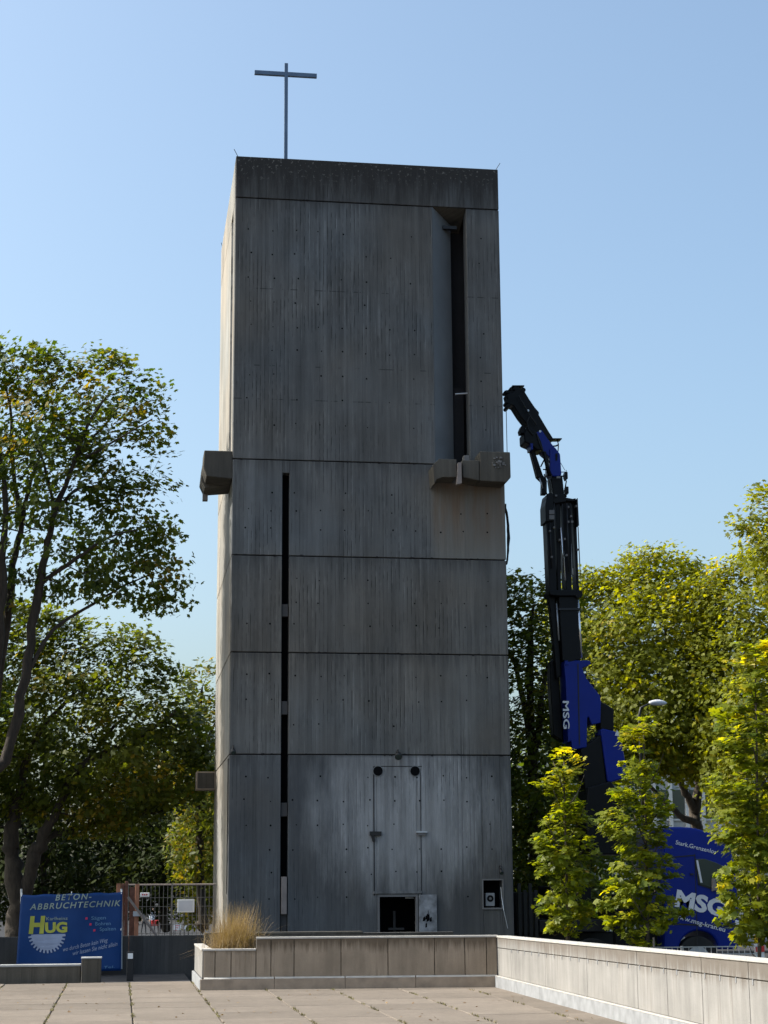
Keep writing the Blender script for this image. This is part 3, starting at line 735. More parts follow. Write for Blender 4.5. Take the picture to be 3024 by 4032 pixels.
sheet = child(mb, 'sheet', M['banner'], bn, smooth=True); sl = sheet.modifiers.new('thickness', 'SOLIDIFY'); sl.thickness = .004; sl.offset = 1
M['print_pale'] = plain('pale_print', (.26, .32, .28), .6)
M['print_white'] = plain('white_print', (.28, .32, .44), .6)
M['print_yellow'] = plain('yellow_print', (.40, .40, .05), .6)
M['print_red'] = plain('red_print', (.65, .03, .10), .6)
M['print_light_blue'] = plain('light_blue_print', (.11, .24, .40), .6)
zb4 = lambda X, Yv: at(X*500/1659, 3450+Yv*500/1659, BNY)
PXM = 500/1659*BNY/FOCAL
def btext(nm, s, X, Yv, h, w, mat, rot=0., shear=0., bold=0., space=1.0):
    p = zb4(X, Yv); text_ob(nm, s, M[mat], bn, (p.x, BNY, p.z), h*PXM/.72, rot=rot, shear=shear, bold=bold, fit=w*PXM, depth=.016, warp=bwave, space=space)
btext('lettering', 'BETON-', 715, 318, 75, 450, 'print_pale', .03, .25, .012, 1.25)
btext('lettering', 'ABBRUCHTECHNIK', 390, 440, 75, 1130, 'print_pale', .035, .25, .012, 1.2)
btext('lettering', 'H', 368, 740, 200, 200, 'print_yellow', .01, .08, .05)
btext('lettering', 'UG', 585, 735, 120, 275, 'print_yellow', .02, 0, .05)
btext('lettering', 'Karlheinz', 598, 578, 42, 265, 'print_pale', .02, 0, .0)
btext('lettering', 'Sägen', 1190, 570, 45, 180, 'print_light_blue', .03)
btext('lettering', 'Bohren', 1240, 645, 45, 190, 'print_light_blue', .03)
btext('lettering', 'Spalten', 1300, 715, 45, 200, 'print_light_blue', .03)
btext('lettering', 'wo durch Beton kein Weg', 820, 985, 52, 560, 'print_white', .20, .45, .004)
btext('lettering', 'wir lassen Sie nicht allein', 945, 1035, 52, 560, 'print_white', .20, .45, .004)
btext('lettering', 'Tel.', 1350, 1205, 30, 130, 'print_light_blue', .04, .1)
def flat(nm, pts, mat):
    mb = MB(); P_ = [zb4(*p) for p in pts]
    mb.v = [(p.x, BNY+float(bwave(p.x, p.z))-.015, p.z) for p in P_]; mb.f = [tuple(range(len(P_)))]
    return child(mb, nm, M[mat], bn, fix=False)
for X, Yv in ((1130, 552), (1182, 630), (1232, 708)): flat('bullet', [(X-12, Yv-14), (X+14, Yv-16), (X+12, Yv+14), (X-14, Yv+14)], 'print_red')
# half saw blade
blade = []
cx, cy, Ro, Ri = 612, 762, 245, 205
blade += [(368, 760), (850, 752)]
nt = 15
for k in range(nt):
    a0 = math.pi*(k+.05)/nt; a1 = math.pi*(k+.45)/nt; a2 = math.pi*(k+.60)/nt; a3 = math.pi*(k+.98)/nt
    for a, r in ((a0, Ro), (a1, Ro), (a2, Ri), (a3, Ri)): blade.append((cx+r*math.cos(a), cy+r*math.sin(a)))
flat('saw_blade', blade, 'print_white')
for u_, v_ in ((84, 3526), (478, 3516), (280, 3521), (476, 3660)):
    p0 = at(u_, v_, BNY); child(MB().tube([(p0.x, BNY+float(bwave(p0.x, p0.z))-.02, p0.z-.02), (p0.x+.01, BNY+.04, p0.z+.05), (p0.x, BNY+.10, p0.z)], .008, 6), 'cable_tie', M['white'], bn)
for u in (84, 478):
    p0, p1 = at(u, 3815, BNY+.09), at(u, 3500, BNY+.09)
    child(MB().tube([p0, p1], .022, 8), 'banner_pole', M['steel_pale'], bn)

# ------------------------------------------------------------------ site fence and gate at the left
FY = 44.0
zf = lambda X, Yv, y=FY: at(X*.5425, 3350+Yv*.5425, y)
GP = 41.5
o = empty('timber_shutter', zf(895, 640, GP), 'reddish timber shuttering panel standing behind the banner edge', 'panel')
a, b_ = zf(872, 640, GP), zf(932, 222, GP)
for k in range(2):
    x0 = a.x+(b_.x-a.x)*k/2; x1 = a.x+(b_.x-a.x)*(k+1)/2
    child(MB().box(x0+.003, x1-.003, GP, GP+.05, -.45, b_.z - (.05 if k == 0 else 0)), 'plank', M['wood'], o, bevel=.006)
a, b_ = zf(934, 640, GP+.4), zf(984, 262, GP+.4)
o = empty('timber_shutter', (a.x, GP+.4, -.45), 'narrow brown timber panel between the orange posts', 'panel')
for k in range(4):
    z0 = -.45+(b_.z+.45)*k/4; z1 = -.45+(b_.z+.45)*(k+1)/4
    child(MB().box(a.x, b_.x, GP+.4, GP+.44, z0+.004, z1-.004), 'plank', M['wood'], o, bevel=.005)
for X, top, lab in ((862, 240, 'orange primed steel post at the banner corner'), (997, 245, 'orange primed steel gate post with a latch')):
    p = zf(X, top, GP-.15)
    o = empty('gate_post', (p.x, GP-.15, -.45), lab, 'post', 'orange gate posts')
    child(MB().box(p.x-.045, p.x+.045, GP-.2, GP-.11, -.45, p.z), 'shaft', M['orange'], o, bevel=.006)
    child(MB().box(p.x-.05, p.x+.05, GP-.205, GP-.105, p.z+.001, p.z+.012), 'cap', M['orange'], o)
    if X == 997:
        l2 = zf(995, 455, GP-.22); child(MB().box(l2.x-.09, l2.x+.07, GP-.26, GP-.201, l2.z-.06, l2.z+.05), 'latch', M['steel_pale'], o)
a, b_ = zf(928, 335, GP-.3), zf(1135, 615, GP-.3)
o = MB().tube([a, b_], .028, 8).build('diagonal_brace', M['board_grey'], None, origin=tuple(b_)); tag(o, 'pale diagonal brace leaning from the gate post to the ground', 'brace')
fence = empty('site_fence', (1.2, FY, -.5), 'wire mesh site fence between the gate post and the tower', 'fence')
x0, x1 = zf(930, 250).x, AX-.06
zt = zf(1200, 246).z
child(MB().tube([(x0, FY, zt), (x1, FY, zt)], .022, 8), 'top_rail', M['board_grey'], fence)
wm = MB(); x_ = x0+.05
while x_ < x1: wm.box(x_-.0065, x_+.0065, FY-.004, FY+.004, -.3, zt); x_ += .10
for q in range(9):
    zz = -.2+q*.21
    wm.box(x0, x1, FY-.010, FY-.0045, zz-.006, zz+.006)
wmo = child(wm, 'wire_mesh', M['wire'], fence); wmo['kind'] = 'stuff'
for xx in (x0, (x0+x1)/2, x1-.02): child(MB().box(xx-.02, xx+.02, FY-.02, FY+.02, -.5, zt+.02), 'fence_post', M['wire'], fence)
for X0, X1, Y0, Y1, nm, lab in ((1285, 1412, 350, 448, 'notice_board', 'white notice board with rounded frame hung on the site fence'), (1017, 1085, 303, 335, 'warning_sign', 'small white and red warning sign on the site fence')):
    p0, p1 = zf(X0, Y1, FY-.06), zf(X1, Y0, FY-.06)
    e = empty(nm, (p0.x, FY-.06, p0.z), lab, 'sign')
    child(MB().box(p0.x, p1.x, FY-.06, FY-.035, p0.z, p1.z), 'board', M['white'], e, bevel=.02)
    if nm == 'notice_board':
        child(MB().box(p0.x+.04, p1.x-.04, FY-.066, FY-.058, p0.z+.04, p1.z-.04), 'sheet', M['pale_board'], e)
    else:
        w = p1.x-p0.x; h = p1.z-p0.z
        for k in range(3): child(MB().box(p0.x+w*(.2+.22*k), p0.x+w*(.34+.22*k), FY-.064, FY-.058, p0.z+h*.35, p0.z+h*.7), 'printed_mark', M['red'], e)

# ------------------------------------------------------------------ low fence, street lamp, barrier at the right
LF = 38.0
fz1, fz2 = at(2800, 3728, LF).z, at(2800, 3757, LF).z
xa, xb = at(2380, 3725, LF).x, at(2990, 3745, LF).x
lf = empty('low_fence', ((xa+xb)/2, LF, -.5), 'low galvanised double wire fence behind the white wall', 'fence')
mb = MB(); x_ = xa
while x_ < xb: mb.box(x_-.006, x_+.006, LF-.006, LF+.006, -.4, fz1); x_ += .125
o = child(mb, 'wires', M['steel_pale'], lf); o['kind'] = 'stuff'
for zz in (fz1, fz2, fz2-.3): child(MB().box(xa, xb, LF-.02, LF-.0065, zz-.012, zz+.012), 'rail', M['steel_pale'], lf)
for k in range(3):
    xx = xa+(xb-xa)*k/2; child(MB().box(xx-.025, xx+.025, LF+.007, LF+.055, -.5, fz1+.02), 'post', M['steel_pale'], lf)
wb = at(2990, 3720, 40)
e = empty('warning_beacon', (wb.x, 40, -.5), 'red and yellow barrier beacon at the right edge of the view', 'beacon')
child(MB().box(wb.x-.11, wb.x+.11, 40, 40.05, -.5, wb.z+.02), 'white_board', M['white'], e)
for k in range(3): child(MB().box(wb.x-.112, wb.x+.112, 39.99, 40.0, wb.z-.02-.32*k-.14, wb.z-.02-.32*k), 'red_stripe', M['red'], e)
child(MB().box(wb.x-.1, wb.x+.1, 39.98, 40.08, wb.z+.03, wb.z+.22), 'lamp', M['yellow'], e, bevel=.03)
LY = 47.0
lp = at(2530, 2780, LY); h0, h1 = at(2556, 2768, LY), at(2625, 2764, LY)
lamp = empty('street_lamp', (lp.x-.1, LY, -.5), 'white street lamp head on an arm before the green trees', 'street lamp')
child(MB().tube([(lp.x-.1, LY, -.5), (lp.x-.1, LY, lp.z-.25), (lp.x-.05, LY, lp.z-.05), (lp.x+.05, LY, lp.z), (h0.x+.05, LY, h0.z)], [.045, .038, .032, .028, .028], 10), 'pole', M['steel_dark'], lamp, smooth=True)
hm = MB(); n = 9
hm.tube([(h0.x+(h1.x-h0.x)*k/n, LY, h0.z+.015*math.sin(k/n*3.1)) for k in range(n+1)], [.02+.062*math.sin(min(1, (k+.6)/(n+.6))*math.pi)**.7 for k in range(n+1)], 14)
child(hm, 'lamp_head', M['pale_board'], lamp, smooth=True)

# ------------------------------------------------------------------ crane truck
TY = 42.0
truck = empty('crane_truck', (11.8, TY, -.5), 'dark blue loader crane truck parked beside the tower, its black boom raised', 'crane truck')
z7 = lambda X, Yv, y=TY-1.0: at(2600+X/3.687, 3200+Yv/3.687, y)
CF = TY-1.0
def pxprism(pts, fn, y0, y1, name, mat, bev=0, parent=truck, **k):
    P_ = [fn(*p) for p in pts]; P_ = [(p.x, y0, p.z) for p in P_]
    return child(MB().prism(P_, (0, y1-y0, 0)), name, M[mat], parent, bevel=bev, **k)
cabpts = [(60, 205), (300, 205), (450, 214), (560, 236), (660, 268), (760, 312), (860, 368), (950, 432), (1015, 500), (1075, 700), (1110, 1000), (1140, 1450), (1145, 1900)]
arch = [(835, 1985)] + [(560+285*math.cos(a), 1985-270*math.sin(a)) for a in [math.pi*k/12 for k in range(1, 12)]] + [(275, 1985)]
cabpts += [(1120, 1985)] + arch + [(60, 1985)]
cab = pxprism(cabpts, z7, CF, CF+2.4, 'cab', 'blue', .05)
def sub(mbpts, fn, y0, y1, name, mat, par, bev=0):
    o = pxprism(mbpts, fn, y0, y1, name, mat, bev); o.parent = par
    return o
# (children share the truck's origin: the cab keeps location zero, so sub-parts line up)
sub([(505, 672), (640, 668), (800, 720), (960, 800), (1000, 1140), (735, 1090), (550, 1030)], z7, CF-.012, CF+.05, 'side_window', 'glass', cab, .01)
sub([(515, 690), (545, 690), (610, 1015), (580, 1015)], z7, CF-.016, CF-.0125, 'window_reflection_strip', 'pale_board', cab)
sub([(740, 955), (780, 960), (815, 1120), (740, 1140)], z7, CF-.10, CF-.014, 'mirror', 'board_grey', cab, .01)
sub([(495, 600), (505, 600), (545, 1960), (535, 1960)], z7, CF-.008, CF+.01, 'door_gap', 'steel_dark', cab)
sub([(430, 880), (475, 880), (475, 905), (430, 905)], z7, CF-.05, CF-.001, 'door_handle', 'steel_dark', cab)
sub([(60, 1600), (1141, 1640), (1142, 1662), (60, 1622)], z7, CF-.008, CF+.01, 'trim_line', 'steel_dark', cab)
sub([(150, 640), (495, 610), (497, 626), (152, 656)], z7, CF-.008, CF+.01, 'body_crease', 'steel_dark', cab)
sub([(1085, 1560), (1140, 1565), (1142, 1690), (1088, 1680)], z7, CF-.02, CF+.05, 'headlight', 'white', cab, .01)
sub([(60, 1985), (240, 1985), (225, 2140), (60, 2140)], z7, CF+.02, CF+.5, 'step', 'steel_dark', cab, .02)
sub([(495, 662), (512, 662), (566, 1042), (545, 1042)], z7, CF-.02, CF-.0122, 'window_seal', 'rubber', cab)
sub([(545, 1030), (735, 1090), (735, 1108), (545, 1050)], z7, CF-.02, CF-.0122, 'window_seal', 'rubber', cab)
K7 = CF/FOCAL/3.687
def ttext(s, X, Yv, h, w, rot, bold, space=1.0):
    p = z7(X, Yv, CF); text_ob('lettering', s, M['letter'], truck, (p.x, CF, p.z), h*K7/.72, rot=rot, bold=bold, fit=w*K7, depth=.010, space=space)
ttext('MSG', 195, 1345, 235, 770, -.215, .045)
ttext('www.msg-kran.eu', 200, 1525, 68, 790, -.27, .012)
ttext('Stark.Grenzenlos', 215, 455, 62, 630, -.235, .008)
for X in (560,):
    c = z7(X, 2090); r = .50
    w = child(MB().tube([(c.x, CF+.05, .02), (c.x, CF+.36, .02)], .50, 24), 'wheel', M['rubber'], truck, bevel=.03)
    rm = child(MB().tube([(c.x, CF+.03, .02), (c.x, CF+.10, .02)], .27, 18), 'rim', M['steel_pale'], truck); rm.parent = w
for xx in (9.75, 10.85):
    w = child(MB().tube([(xx, CF+.05, .0), (xx, CF+.36, .0)], .50, 24), 'wheel', M['rubber'], truck, bevel=.03)
    rm = child(MB().tube([(xx, CF+.03, .0), (xx, CF+.10, .0)], .27, 18), 'rim', M['steel_pale'], truck); rm.parent = w
child(MB().box(9.1, 12.75, TY-.45, TY+.45, .25, .62), 'chassis', M['steel_dark'], truck, bevel=.02)
child(MB().box(9.05, 9.55, TY-1.0, TY+1.2, .62, 1.55), 'rear_ballast', M['steel_dark'], truck, bevel=.02)
for k in range(4): child(MB().box(9.08+.13*k, 9.16+.13*k, TY-1.06, TY-1.002, .35, 1.75-.15*(k % 2)), 'rear_stake', M['steel_dark'], truck, bevel=.01)
child(MB().box(9.6, 11.2, TY-.95, TY+1.1, .64, .92), 'load_bed', M['steel_dark'], truck, bevel=.02)
child(MB().box(10.0, 10.9, TY-.8, TY+.8, .93, 1.7), 'tool_box', M['crane_black'], truck, bevel=.03)
yb_ = at(2410, 3632, CF); child(MB().box(yb_.x-.10, yb_.x+.14, CF-.06, CF+.03, yb_.z-.10, yb_.z+.12), 'yellow_plate', M['yellow'], truck)
# outrigger
child(MB().box(11.25, 11.5, TY-1.5, TY-1.25, -.4, 1.5), 'outrigger_leg', M['crane_black'], truck, bevel=.02)
child(MB().box(11.2, 12.5, TY-1.3, TY+1.1, .95, 1.3), 'outrigger_beam', M['crane_black'], truck, bevel=.02)
child(MB().tube([(11.37, TY-1.37, -.49), (11.37, TY-1.37, -.42)], .28, 16), 'outrigger_foot', M['crane_black'], truck)
# crane: column, lower arm, knuckle, telescopes, fly jib (pixel surveys at the boom plane, each with its own depth)
z6 = lambda X, Yv, y=TY: at(2000+X*.4295, 2250+Yv*.4295, y)
z5 = lambda X, Yv, y=TY: at(1900+X*.3618, 1450+Yv*.3618, y)
pxprism([(690, 1990), (900, 1930), (1010, 2100), (1030, 2600), (700, 2600), (660, 2250)], z6, TY-.45, TY+.45, 'crane_base', 'crane_black', .03)
pxprism([(640, 1640), (830, 1500), (880, 1950), (880, 2080), (700, 2150)], z6, TY-.28, TY+.28, 'crane_column', 'crane_black', .03)
pxprism([(815, 1462), (835, 1450), (950, 1475), (1005, 1530), (1060, 1850), (1035, 1900), (905, 1945), (880, 1930)], z6, TY-.33, TY-.02, 'lower_arm', 'blue', .03)
pxprism([(820, 1470), (1000, 1540), (1055, 1870), (900, 1900)], z6, TY+.05, TY+.33, 'lower_arm_cheek', 'blue', .03)
pxprism([(945, 1515), (965, 1465), (1005, 1520)], z6, TY-.345, TY-.331, 'arm_badge', 'letter')
pxprism([(822, 1200), (880, 1225), (950, 1270), (950, 1470), (830, 1460), (815, 1330)], z6, TY-.22, TY+.22, 'knuckle_cylinder', 'crane_black', .03)
for k in range(5):
    a = z6(690+32*k, 960+48*k); child(MB().tube([(a.x, TY-.2, a.z), (a.x, TY+.2, a.z)], .05, 10), 'hose_clip', M['crane_black'], truck)
pxprism([(485, 850), (590, 830), (725, 830), (735, 865), (690, 885), (655, 900), (690, 990), (815, 1150), (825, 1200), (820, 1400), (740, 1415), (715, 1345), (700, 1350), (695, 1620), (565, 1645), (550, 1560), (525, 1580), (500, 1000)], z6, TY-.30, TY+.30, 'main_arm', 'blue', .03)
pxprism([(608, 860), (618, 860), (632, 1600), (622, 1600)], z6, TY-.312, TY-.301, 'arm_weld_seam', 'steel_dark')
pxprism([(490, 835), (520, 830), (530, 870), (495, 875)], z6, TY-.32, TY+.32, 'arm_lug', 'blue', .01)
p = z6(503, 1180, TY-.31)
t_ = text_ob('lettering', 'MSG', M['letter'], truck, (p.x, TY-.31, p.z), .21, rot=-math.pi/2, bold=.02, fit=260*.4295*TY/FOCAL, depth=.004)
pxprism([(400, 820), (470, 760), (490, 850), (480, 960), (520, 1560), (430, 1500), (395, 1000)], z6, TY+.1, TY+.45, 'hose_reel', 'crane_black', .03)
# black telescopes
pxprism([(445, 240), (612, 240), (645, 820), (590, 830), (580, 890), (525, 900), (500, 830), (480, 830)], z6, TY-.24, TY+.24, 'boom_tube', 'crane_black', .02)
pxprism([(362, 230), (425, 230), (440, 380), (470, 760), (480, 960), (440, 990), (420, 760), (385, 380)], z6, TY-.1, TY+.16, 'left_ram', 'crane_black', .02)
a, b_ = z6(622, 270), z6(655, 800); child(MB().tube([(a.x, TY-.2, a.z), (b_.x, TY-.2, b_.z)], .03, 12), 'ram_rod_or_sky_gap', M['chrome'], truck, smooth=True)
a, b_ = z6(432, 300), z6(455, 640); child(MB().tube([(a.x, TY-.15, a.z), (b_.x, TY-.15, b_.z)], .022, 12), 'ram_rod_or_sky_gap', M['steel_pale'], truck, smooth=True)
pxprism([(352, 190), (655, 190), (655, 235), (640, 262), (600, 262), (590, 242), (430, 242), (360, 232)], z6, TY-.32, TY+.32, 'boom_collar', 'crane_black', .015)
pxprism([(440, 350), (640, 350), (640, 372), (440, 372)], z6, TY-.27, TY+.27, 'boom_band', 'steel_dark', .01)
slats = [((660, 1440), (745, 1440), (762, 2220), (690, 2220)), ((770, 1440), (822, 1440), (840, 2220), (786, 2220)), ((842, 1445), (945, 1450), (950, 2220), (865, 2220)), ((962, 1480), (1000, 1440), (1035, 2290), (985, 2290))]
for k, sl_ in enumerate(slats):
    pts = list(sl_); bot = [z6(360+[0, 80, 160, 262][k], 195), z6([425, 470, 570, 640][k], 195)]
    top = [z5(*pts[0]), z5(*pts[1])]
    P_ = [top[0], top[1], bot[1], bot[0]]
    child(MB().prism([(q.x, TY-.26+.04*k, q.z) for q in P_], (0, .44, 0)), 'telescope_rail', M['crane_black'], truck, bevel=.012)
def rod5(X0, Y0, X1, Y1, r, mat, nm, dy=-.28):
    a, b_ = z5(X0, Y0), z5(X1, Y1); child(MB().tube([(a.x, TY+dy, a.z), (b_.x, TY+dy, b_.z)], r, 10), nm, M[mat], truck, smooth=True)
rod5(822, 1760, 868, 2330, .03, 'chrome', 'ram_rod_or_sky_gap')
rod5(955, 1915, 972, 2250, .03, 'white', 'ram_rod_or_sky_gap', -.05)  # white rod stands in for bright sky between the rails
rod5(762, 1945, 780, 2260, .028, 'white', 'ram_rod_or_sky_gap', -.05)  # second white rod painted as a gap of sky
pxprism([(650, 1520), (672, 1400), (700, 1380), (735, 1400), (740, 1690), (655, 1700)], z5, TY-.34, TY+.25, 'boom_head_plate', 'crane_black', .015)
pxprism([(735, 1400), (870, 1395), (880, 1440), (880, 1480), (760, 1500), (735, 1480)], z5, TY-.30, TY+.25, 'boom_head_plate', 'crane_black', .015)
pxprism([(985, 1455), (1000, 1440), (1015, 1740), (990, 1760)], z5, TY-.34, TY+.25, 'boom_head_plate', 'crane_black', .01)
pxprism([(845, 1436), (870, 1430), (950, 1446), (985, 1440), (985, 1475), (900, 1470)], z5, TY-.28, TY+.2, 'boom_head_plate', 'crane_black', .01)
for X0, Y0, X1, Y1, r_ in ((700, 1700, 722, 2200, .016), (748, 1500, 775, 1900, .014), (835, 1500, 850, 2250, .012), (885, 1500, 905, 2250, .018), (925, 1500, 950, 2200, .014), (1005, 1750, 1030, 2280, .012), (665, 1720, 690, 2220, .012)):
    rod5(X0, Y0, X1, Y1, r_, 'steel_dark', 'hydraulic_line', -.31)
for X, Yv in ((700, 1800), (805, 1895), (860, 1885), (900, 1700), (930, 1640), (985, 1530), (900, 1540), (745, 1760), (720, 2080), (880, 2060), (1000, 2000)):
    pxprism([(X-9, Yv-10), (X+9, Yv-10), (X+9, Yv+10), (X-9, Yv+10)], z5, TY-.345, TY-.25, 'line_clamp', 'slot_block')
for pts_ in (((720, 1195), (700, 1260), (715, 1340), (690, 1420)), ((850, 1190), (880, 1260), (865, 1340), (880, 1430)), ((560, 740), (590, 850), (640, 960), (700, 1060)), ((480, 560), (455, 620), (470, 700), (520, 760)), ((360, 330), (420, 430), (480, 540), (560, 650)), ((640, 1180), (665, 1260), (650, 1340), (680, 1430))):
    hp_ = [z5(*p_) for p_ in pts_]; child(MB().tube([(q_.x, TY-.30, q_.z) for q_ in hp_], .016, 6), 'hose', M['rubber'], truck, smooth=True)
for X, Yv, w_, h_ in ((690, 1575, 55, 45), (690, 1630, 55, 45), (925, 1690, 25, 22), (755, 1410, 22, 18), (770, 1210, 40, 22)):
    pxprism([(X, Yv), (X+w_, Yv), (X+w_, Yv+h_), (X, Yv+h_)], z5, TY-.36, TY-.335, 'label_plate', 'slot_block')
pxprism([(720, 1200), (850, 1195), (870, 1400), (750, 1400)], z5, TY-.2, TY+.2, 'jib_neck', 'crane_black', .02)
pxprism([(705, 900), (760, 880), (820, 960), (835, 1185), (800, 1205), (735, 1200), (705, 1150)], z5, TY-.26, TY+.26, 'jib_foot', 'blue', .03)
pxprism([(765, 955), (790, 955), (785, 1030), (768, 1030)], z5, TY-.275, TY-.262, 'jib_slot', 'crane_black')
pxprism([(550, 730), (620, 690), (680, 780), (760, 880), (720, 1000), (640, 930), (600, 850)], z5, TY-.22, TY+.22, 'jib_beam', 'blue', .02)
pxprism([(300, 290), (360, 230), (430, 260), (560, 470), (690, 690), (760, 800), (690, 800), (560, 720), (470, 640), (390, 540), (320, 430), (270, 420), (240, 300)], z5, TY-.2, TY+.2, 'jib_tube', 'crane_black', .02)
pxprism([(425, 260), (445, 270), (560, 440), (605, 490), (600, 555), (560, 540), (520, 470), (410, 310)], z5, TY-.12, TY+.14, 'jib_cylinder', 'crane_black', .02)
rod5(420, 320, 520, 440, .018, 'chrome', 'jib_rod', -.14)
rod5(520, 470, 545, 540, .022, 'steel_pale', 'jib_rod', -.14)
pxprism([(470, 640), (560, 720), (610, 820), (640, 920), (570, 920), (500, 860), (430, 830), (425, 740)], z5, TY-.28, TY+.28, 'winch_box', 'crane_black', .03)
pxprism([(390, 690), (410, 640), (440, 650), (460, 720), (400, 730)], z5, TY-.2, TY+.1, 'winch_guard', 'crane_black', .01)
pxprism([(490, 850), (520, 850), (520, 915), (498, 915)], z5, TY-.3, TY+.1, 'winch_cover', 'blue')
pxprism([(515, 915), (560, 920), (645, 1170), (690, 1230), (690, 1380), (635, 1380), (640, 1240), (585, 1190)], z5, TY-.12, TY+.1, 'jib_ram', 'crane_black', .015)
rod5(605, 1210, 640, 1320, .02, 'steel_pale', 'jib_rod', -.14)
rod5(655, 1000, 605, 1100, .018, 'crane_black', 'link_bar'); rod5(630, 1130, 700, 1130, .016, 'crane_black', 'link_bar'); rod5(640, 940, 700, 1200, .05, 'crane_black', 'link_bar')
pxprism([(310, 203), (440, 203), (440, 216), (310, 216)], z5, TY-.16, TY+.16, 'tip_plate', 'crane_black', .004)
pxprism([(225, 262), (250, 255), (345, 262), (345, 300), (235, 285)], z5, TY-.16, TY+.16, 'tip_arm', 'crane_black', .01)
for X, Yv, r in ((290, 245, .035), (340, 240, .05), (425, 260, .06), (265, 380, .055), (265, 430, .05), (475, 485, .05), (605, 710, .05)):
    a = z5(X, Yv); child(MB().tube([(a.x, TY-.21, a.z), (a.x, TY+.21, a.z)], r, 14), 'sheave', M['crane_black'], truck)
for X, Yv in ((475, 485), (605, 710)):
    a = z5(X, Yv); child(MB().tube([(a.x, TY-.222, a.z), (a.x, TY-.211, a.z)], .03, 12), 'pin', M['steel_pale'], truck)
pxprism([(675, 775), (850, 775), (850, 786), (675, 786)], z5, TY-.14, TY+.14, 'work_light_bar', 'crane_black', .004)
mb = MB(); mb.tube([z5(*p) for p in ((815, 785), (826, 830), (822, 900), (805, 950))], .014, 6); mb.tube([z5(*p) for p in ((765, 850), (800, 845), (822, 835))], .02, 6)
mb.tube([z5(*p) for p in ((690, 780), (660, 840), (700, 900))], .012, 6); child(mb, 'hose', M['rubber'], truck)
mb = MB(); mb.tube([z5(*p) for p in ((825, 985), (895, 1110), (912, 1108), (905, 1440))], .007, 5); mb.tube([z5(*p) for p in ((835, 1130), (905, 1130))], .012, 5)
child(mb, 'guide_wire', M['rubber'], truck)
for X, Yv in ((905, 1180), (915, 1340)):
    pxprism([(X-18, Yv-45), (X+12, Yv-45), (X+15, Yv+30), (X-5, Yv+45), (X-20, Yv+10)], z5, TY-.1, TY+.1, 'cable_drum', 'crane_black', .015)
    rod5(X-60, Yv-5, X, Yv-5, .02, 'crane_black', 'drum_arm', 0)
a, b_ = z5(257, 440), z5(257, 905)
child(MB().tube([(a.x, TY, a.z), (a.x, TY, b_.z-.3)], .010, 6), 'hoist_rope', M['steel_pale'], truck)
child(MB().box(a.x-.05, a.x+.05, TY-.05, TY+.05, b_.z-.6, b_.z-.3), 'hook_block', M['crane_black'], truck, bevel=.015)

# ------------------------------------------------------------------ distance: facade, white van, street furniture, people
BYD = 82.0
q0, q1 = at(2560, 3300, BYD), at(3100, 2980, BYD)
bd = empty('office_building', (q0.x+3, BYD, -1.0), 'grey panelled building glimpsed through the branches above the truck', 'building')
child(MB().box(q0.x-6.5, q0.x+9, BYD, BYD+8, -1.2, q1.z), 'wall', M['facade'], bd)
for i in range(-7, 11):
    xx = q0.x+.15+.8*i
    child(MB().box(xx, xx+.16, BYD-.18, BYD-.003, -1.2, q1.z), 'facade_fin', M['fin'], bd)
    for j in range(3):
        zz = .6+2.1*j
        w = child(MB().box(xx+.2, xx+.76, BYD-.05, BYD-.003, zz, zz+1.35), 'window', M['glass'], bd)
        sl_ = child(MB().box(xx+.18, xx+.78, BYD-.10, BYD-.002, zz-.09, zz-.01), 'sill', M['fin'], bd); sl_.parent = w
VY = 72.0
v0 = at(2084, 3640, VY); v0.x -= 5.1
van = empty('white_van', (v0.x+2, VY, -.88), 'white van glimpsed between the tower and the young trees', 'van')
vx = v0.x
prof = [(0, .35), (0, 1.05), (.35, 1.2), (.95, 1.25), (1.6, 2.05), (5.0, 2.1), (5.1, .35)]
child(MB().prism([(vx+a, VY, -.88+b_) for a, b_ in prof], (0, 1.9, 0)), 'body', M['white'], van, bevel=.05)
child(MB().prism([(vx+a, VY-.01, -.88+b_) for a, b_ in ((1.2, 1.3), (1.7, 1.9), (2.5, 1.9), (2.5, 1.3))], (0, .02, 0)), 'side_window', M['glass'], van)
for a in (.9, 4.1):
    w = child(MB().tube([(vx+a, VY-.03, -.55), (vx+a, VY+.2, -.55)], .33, 18), 'wheel', M['rubber'], van)
for k, (X0, X1, Y0, Y1, lab) in enumerate(((775, 875, 862, 962, 'left of the small white placards in the street beyond the fence'), (928, 1050, 862, 960, 'small white placard with reddish print in the street beyond the fence'), (1105, 1180, 888, 950, 'right and smallest of the white placards in the street beyond the fence'))):
    y_ = 118.0; p0 = at(460+X0/4.147, 3430+Y1/4.147, y_); p1 = at(460+X1/4.147, 3430+Y0/4.147, y_)
    e = empty('placard', (p0.x, y_, -1.3), lab, 'placard', 'placards in the street')
    child(MB().box(p0.x, p1.x, y_, y_+.03, p0.z, p1.z), 'board', M['white'], e)
    child(MB().box(p0.x, p0.x+.04, y_+.032, y_+.07, -1.3, p1.z).box(p1.x-.04, p1.x, y_+.032, y_+.07, -1.3, p1.z), 'stand', M['steel_dark'], e)
    if k == 1:
        for j in range(3): child(MB().box(p0.x+.08, p1.x-.08-.1*j, y_-.006, y_-.001, p1.z-.14-.13*j, p1.z-.09-.13*j), 'printed_line', M['red'], e)

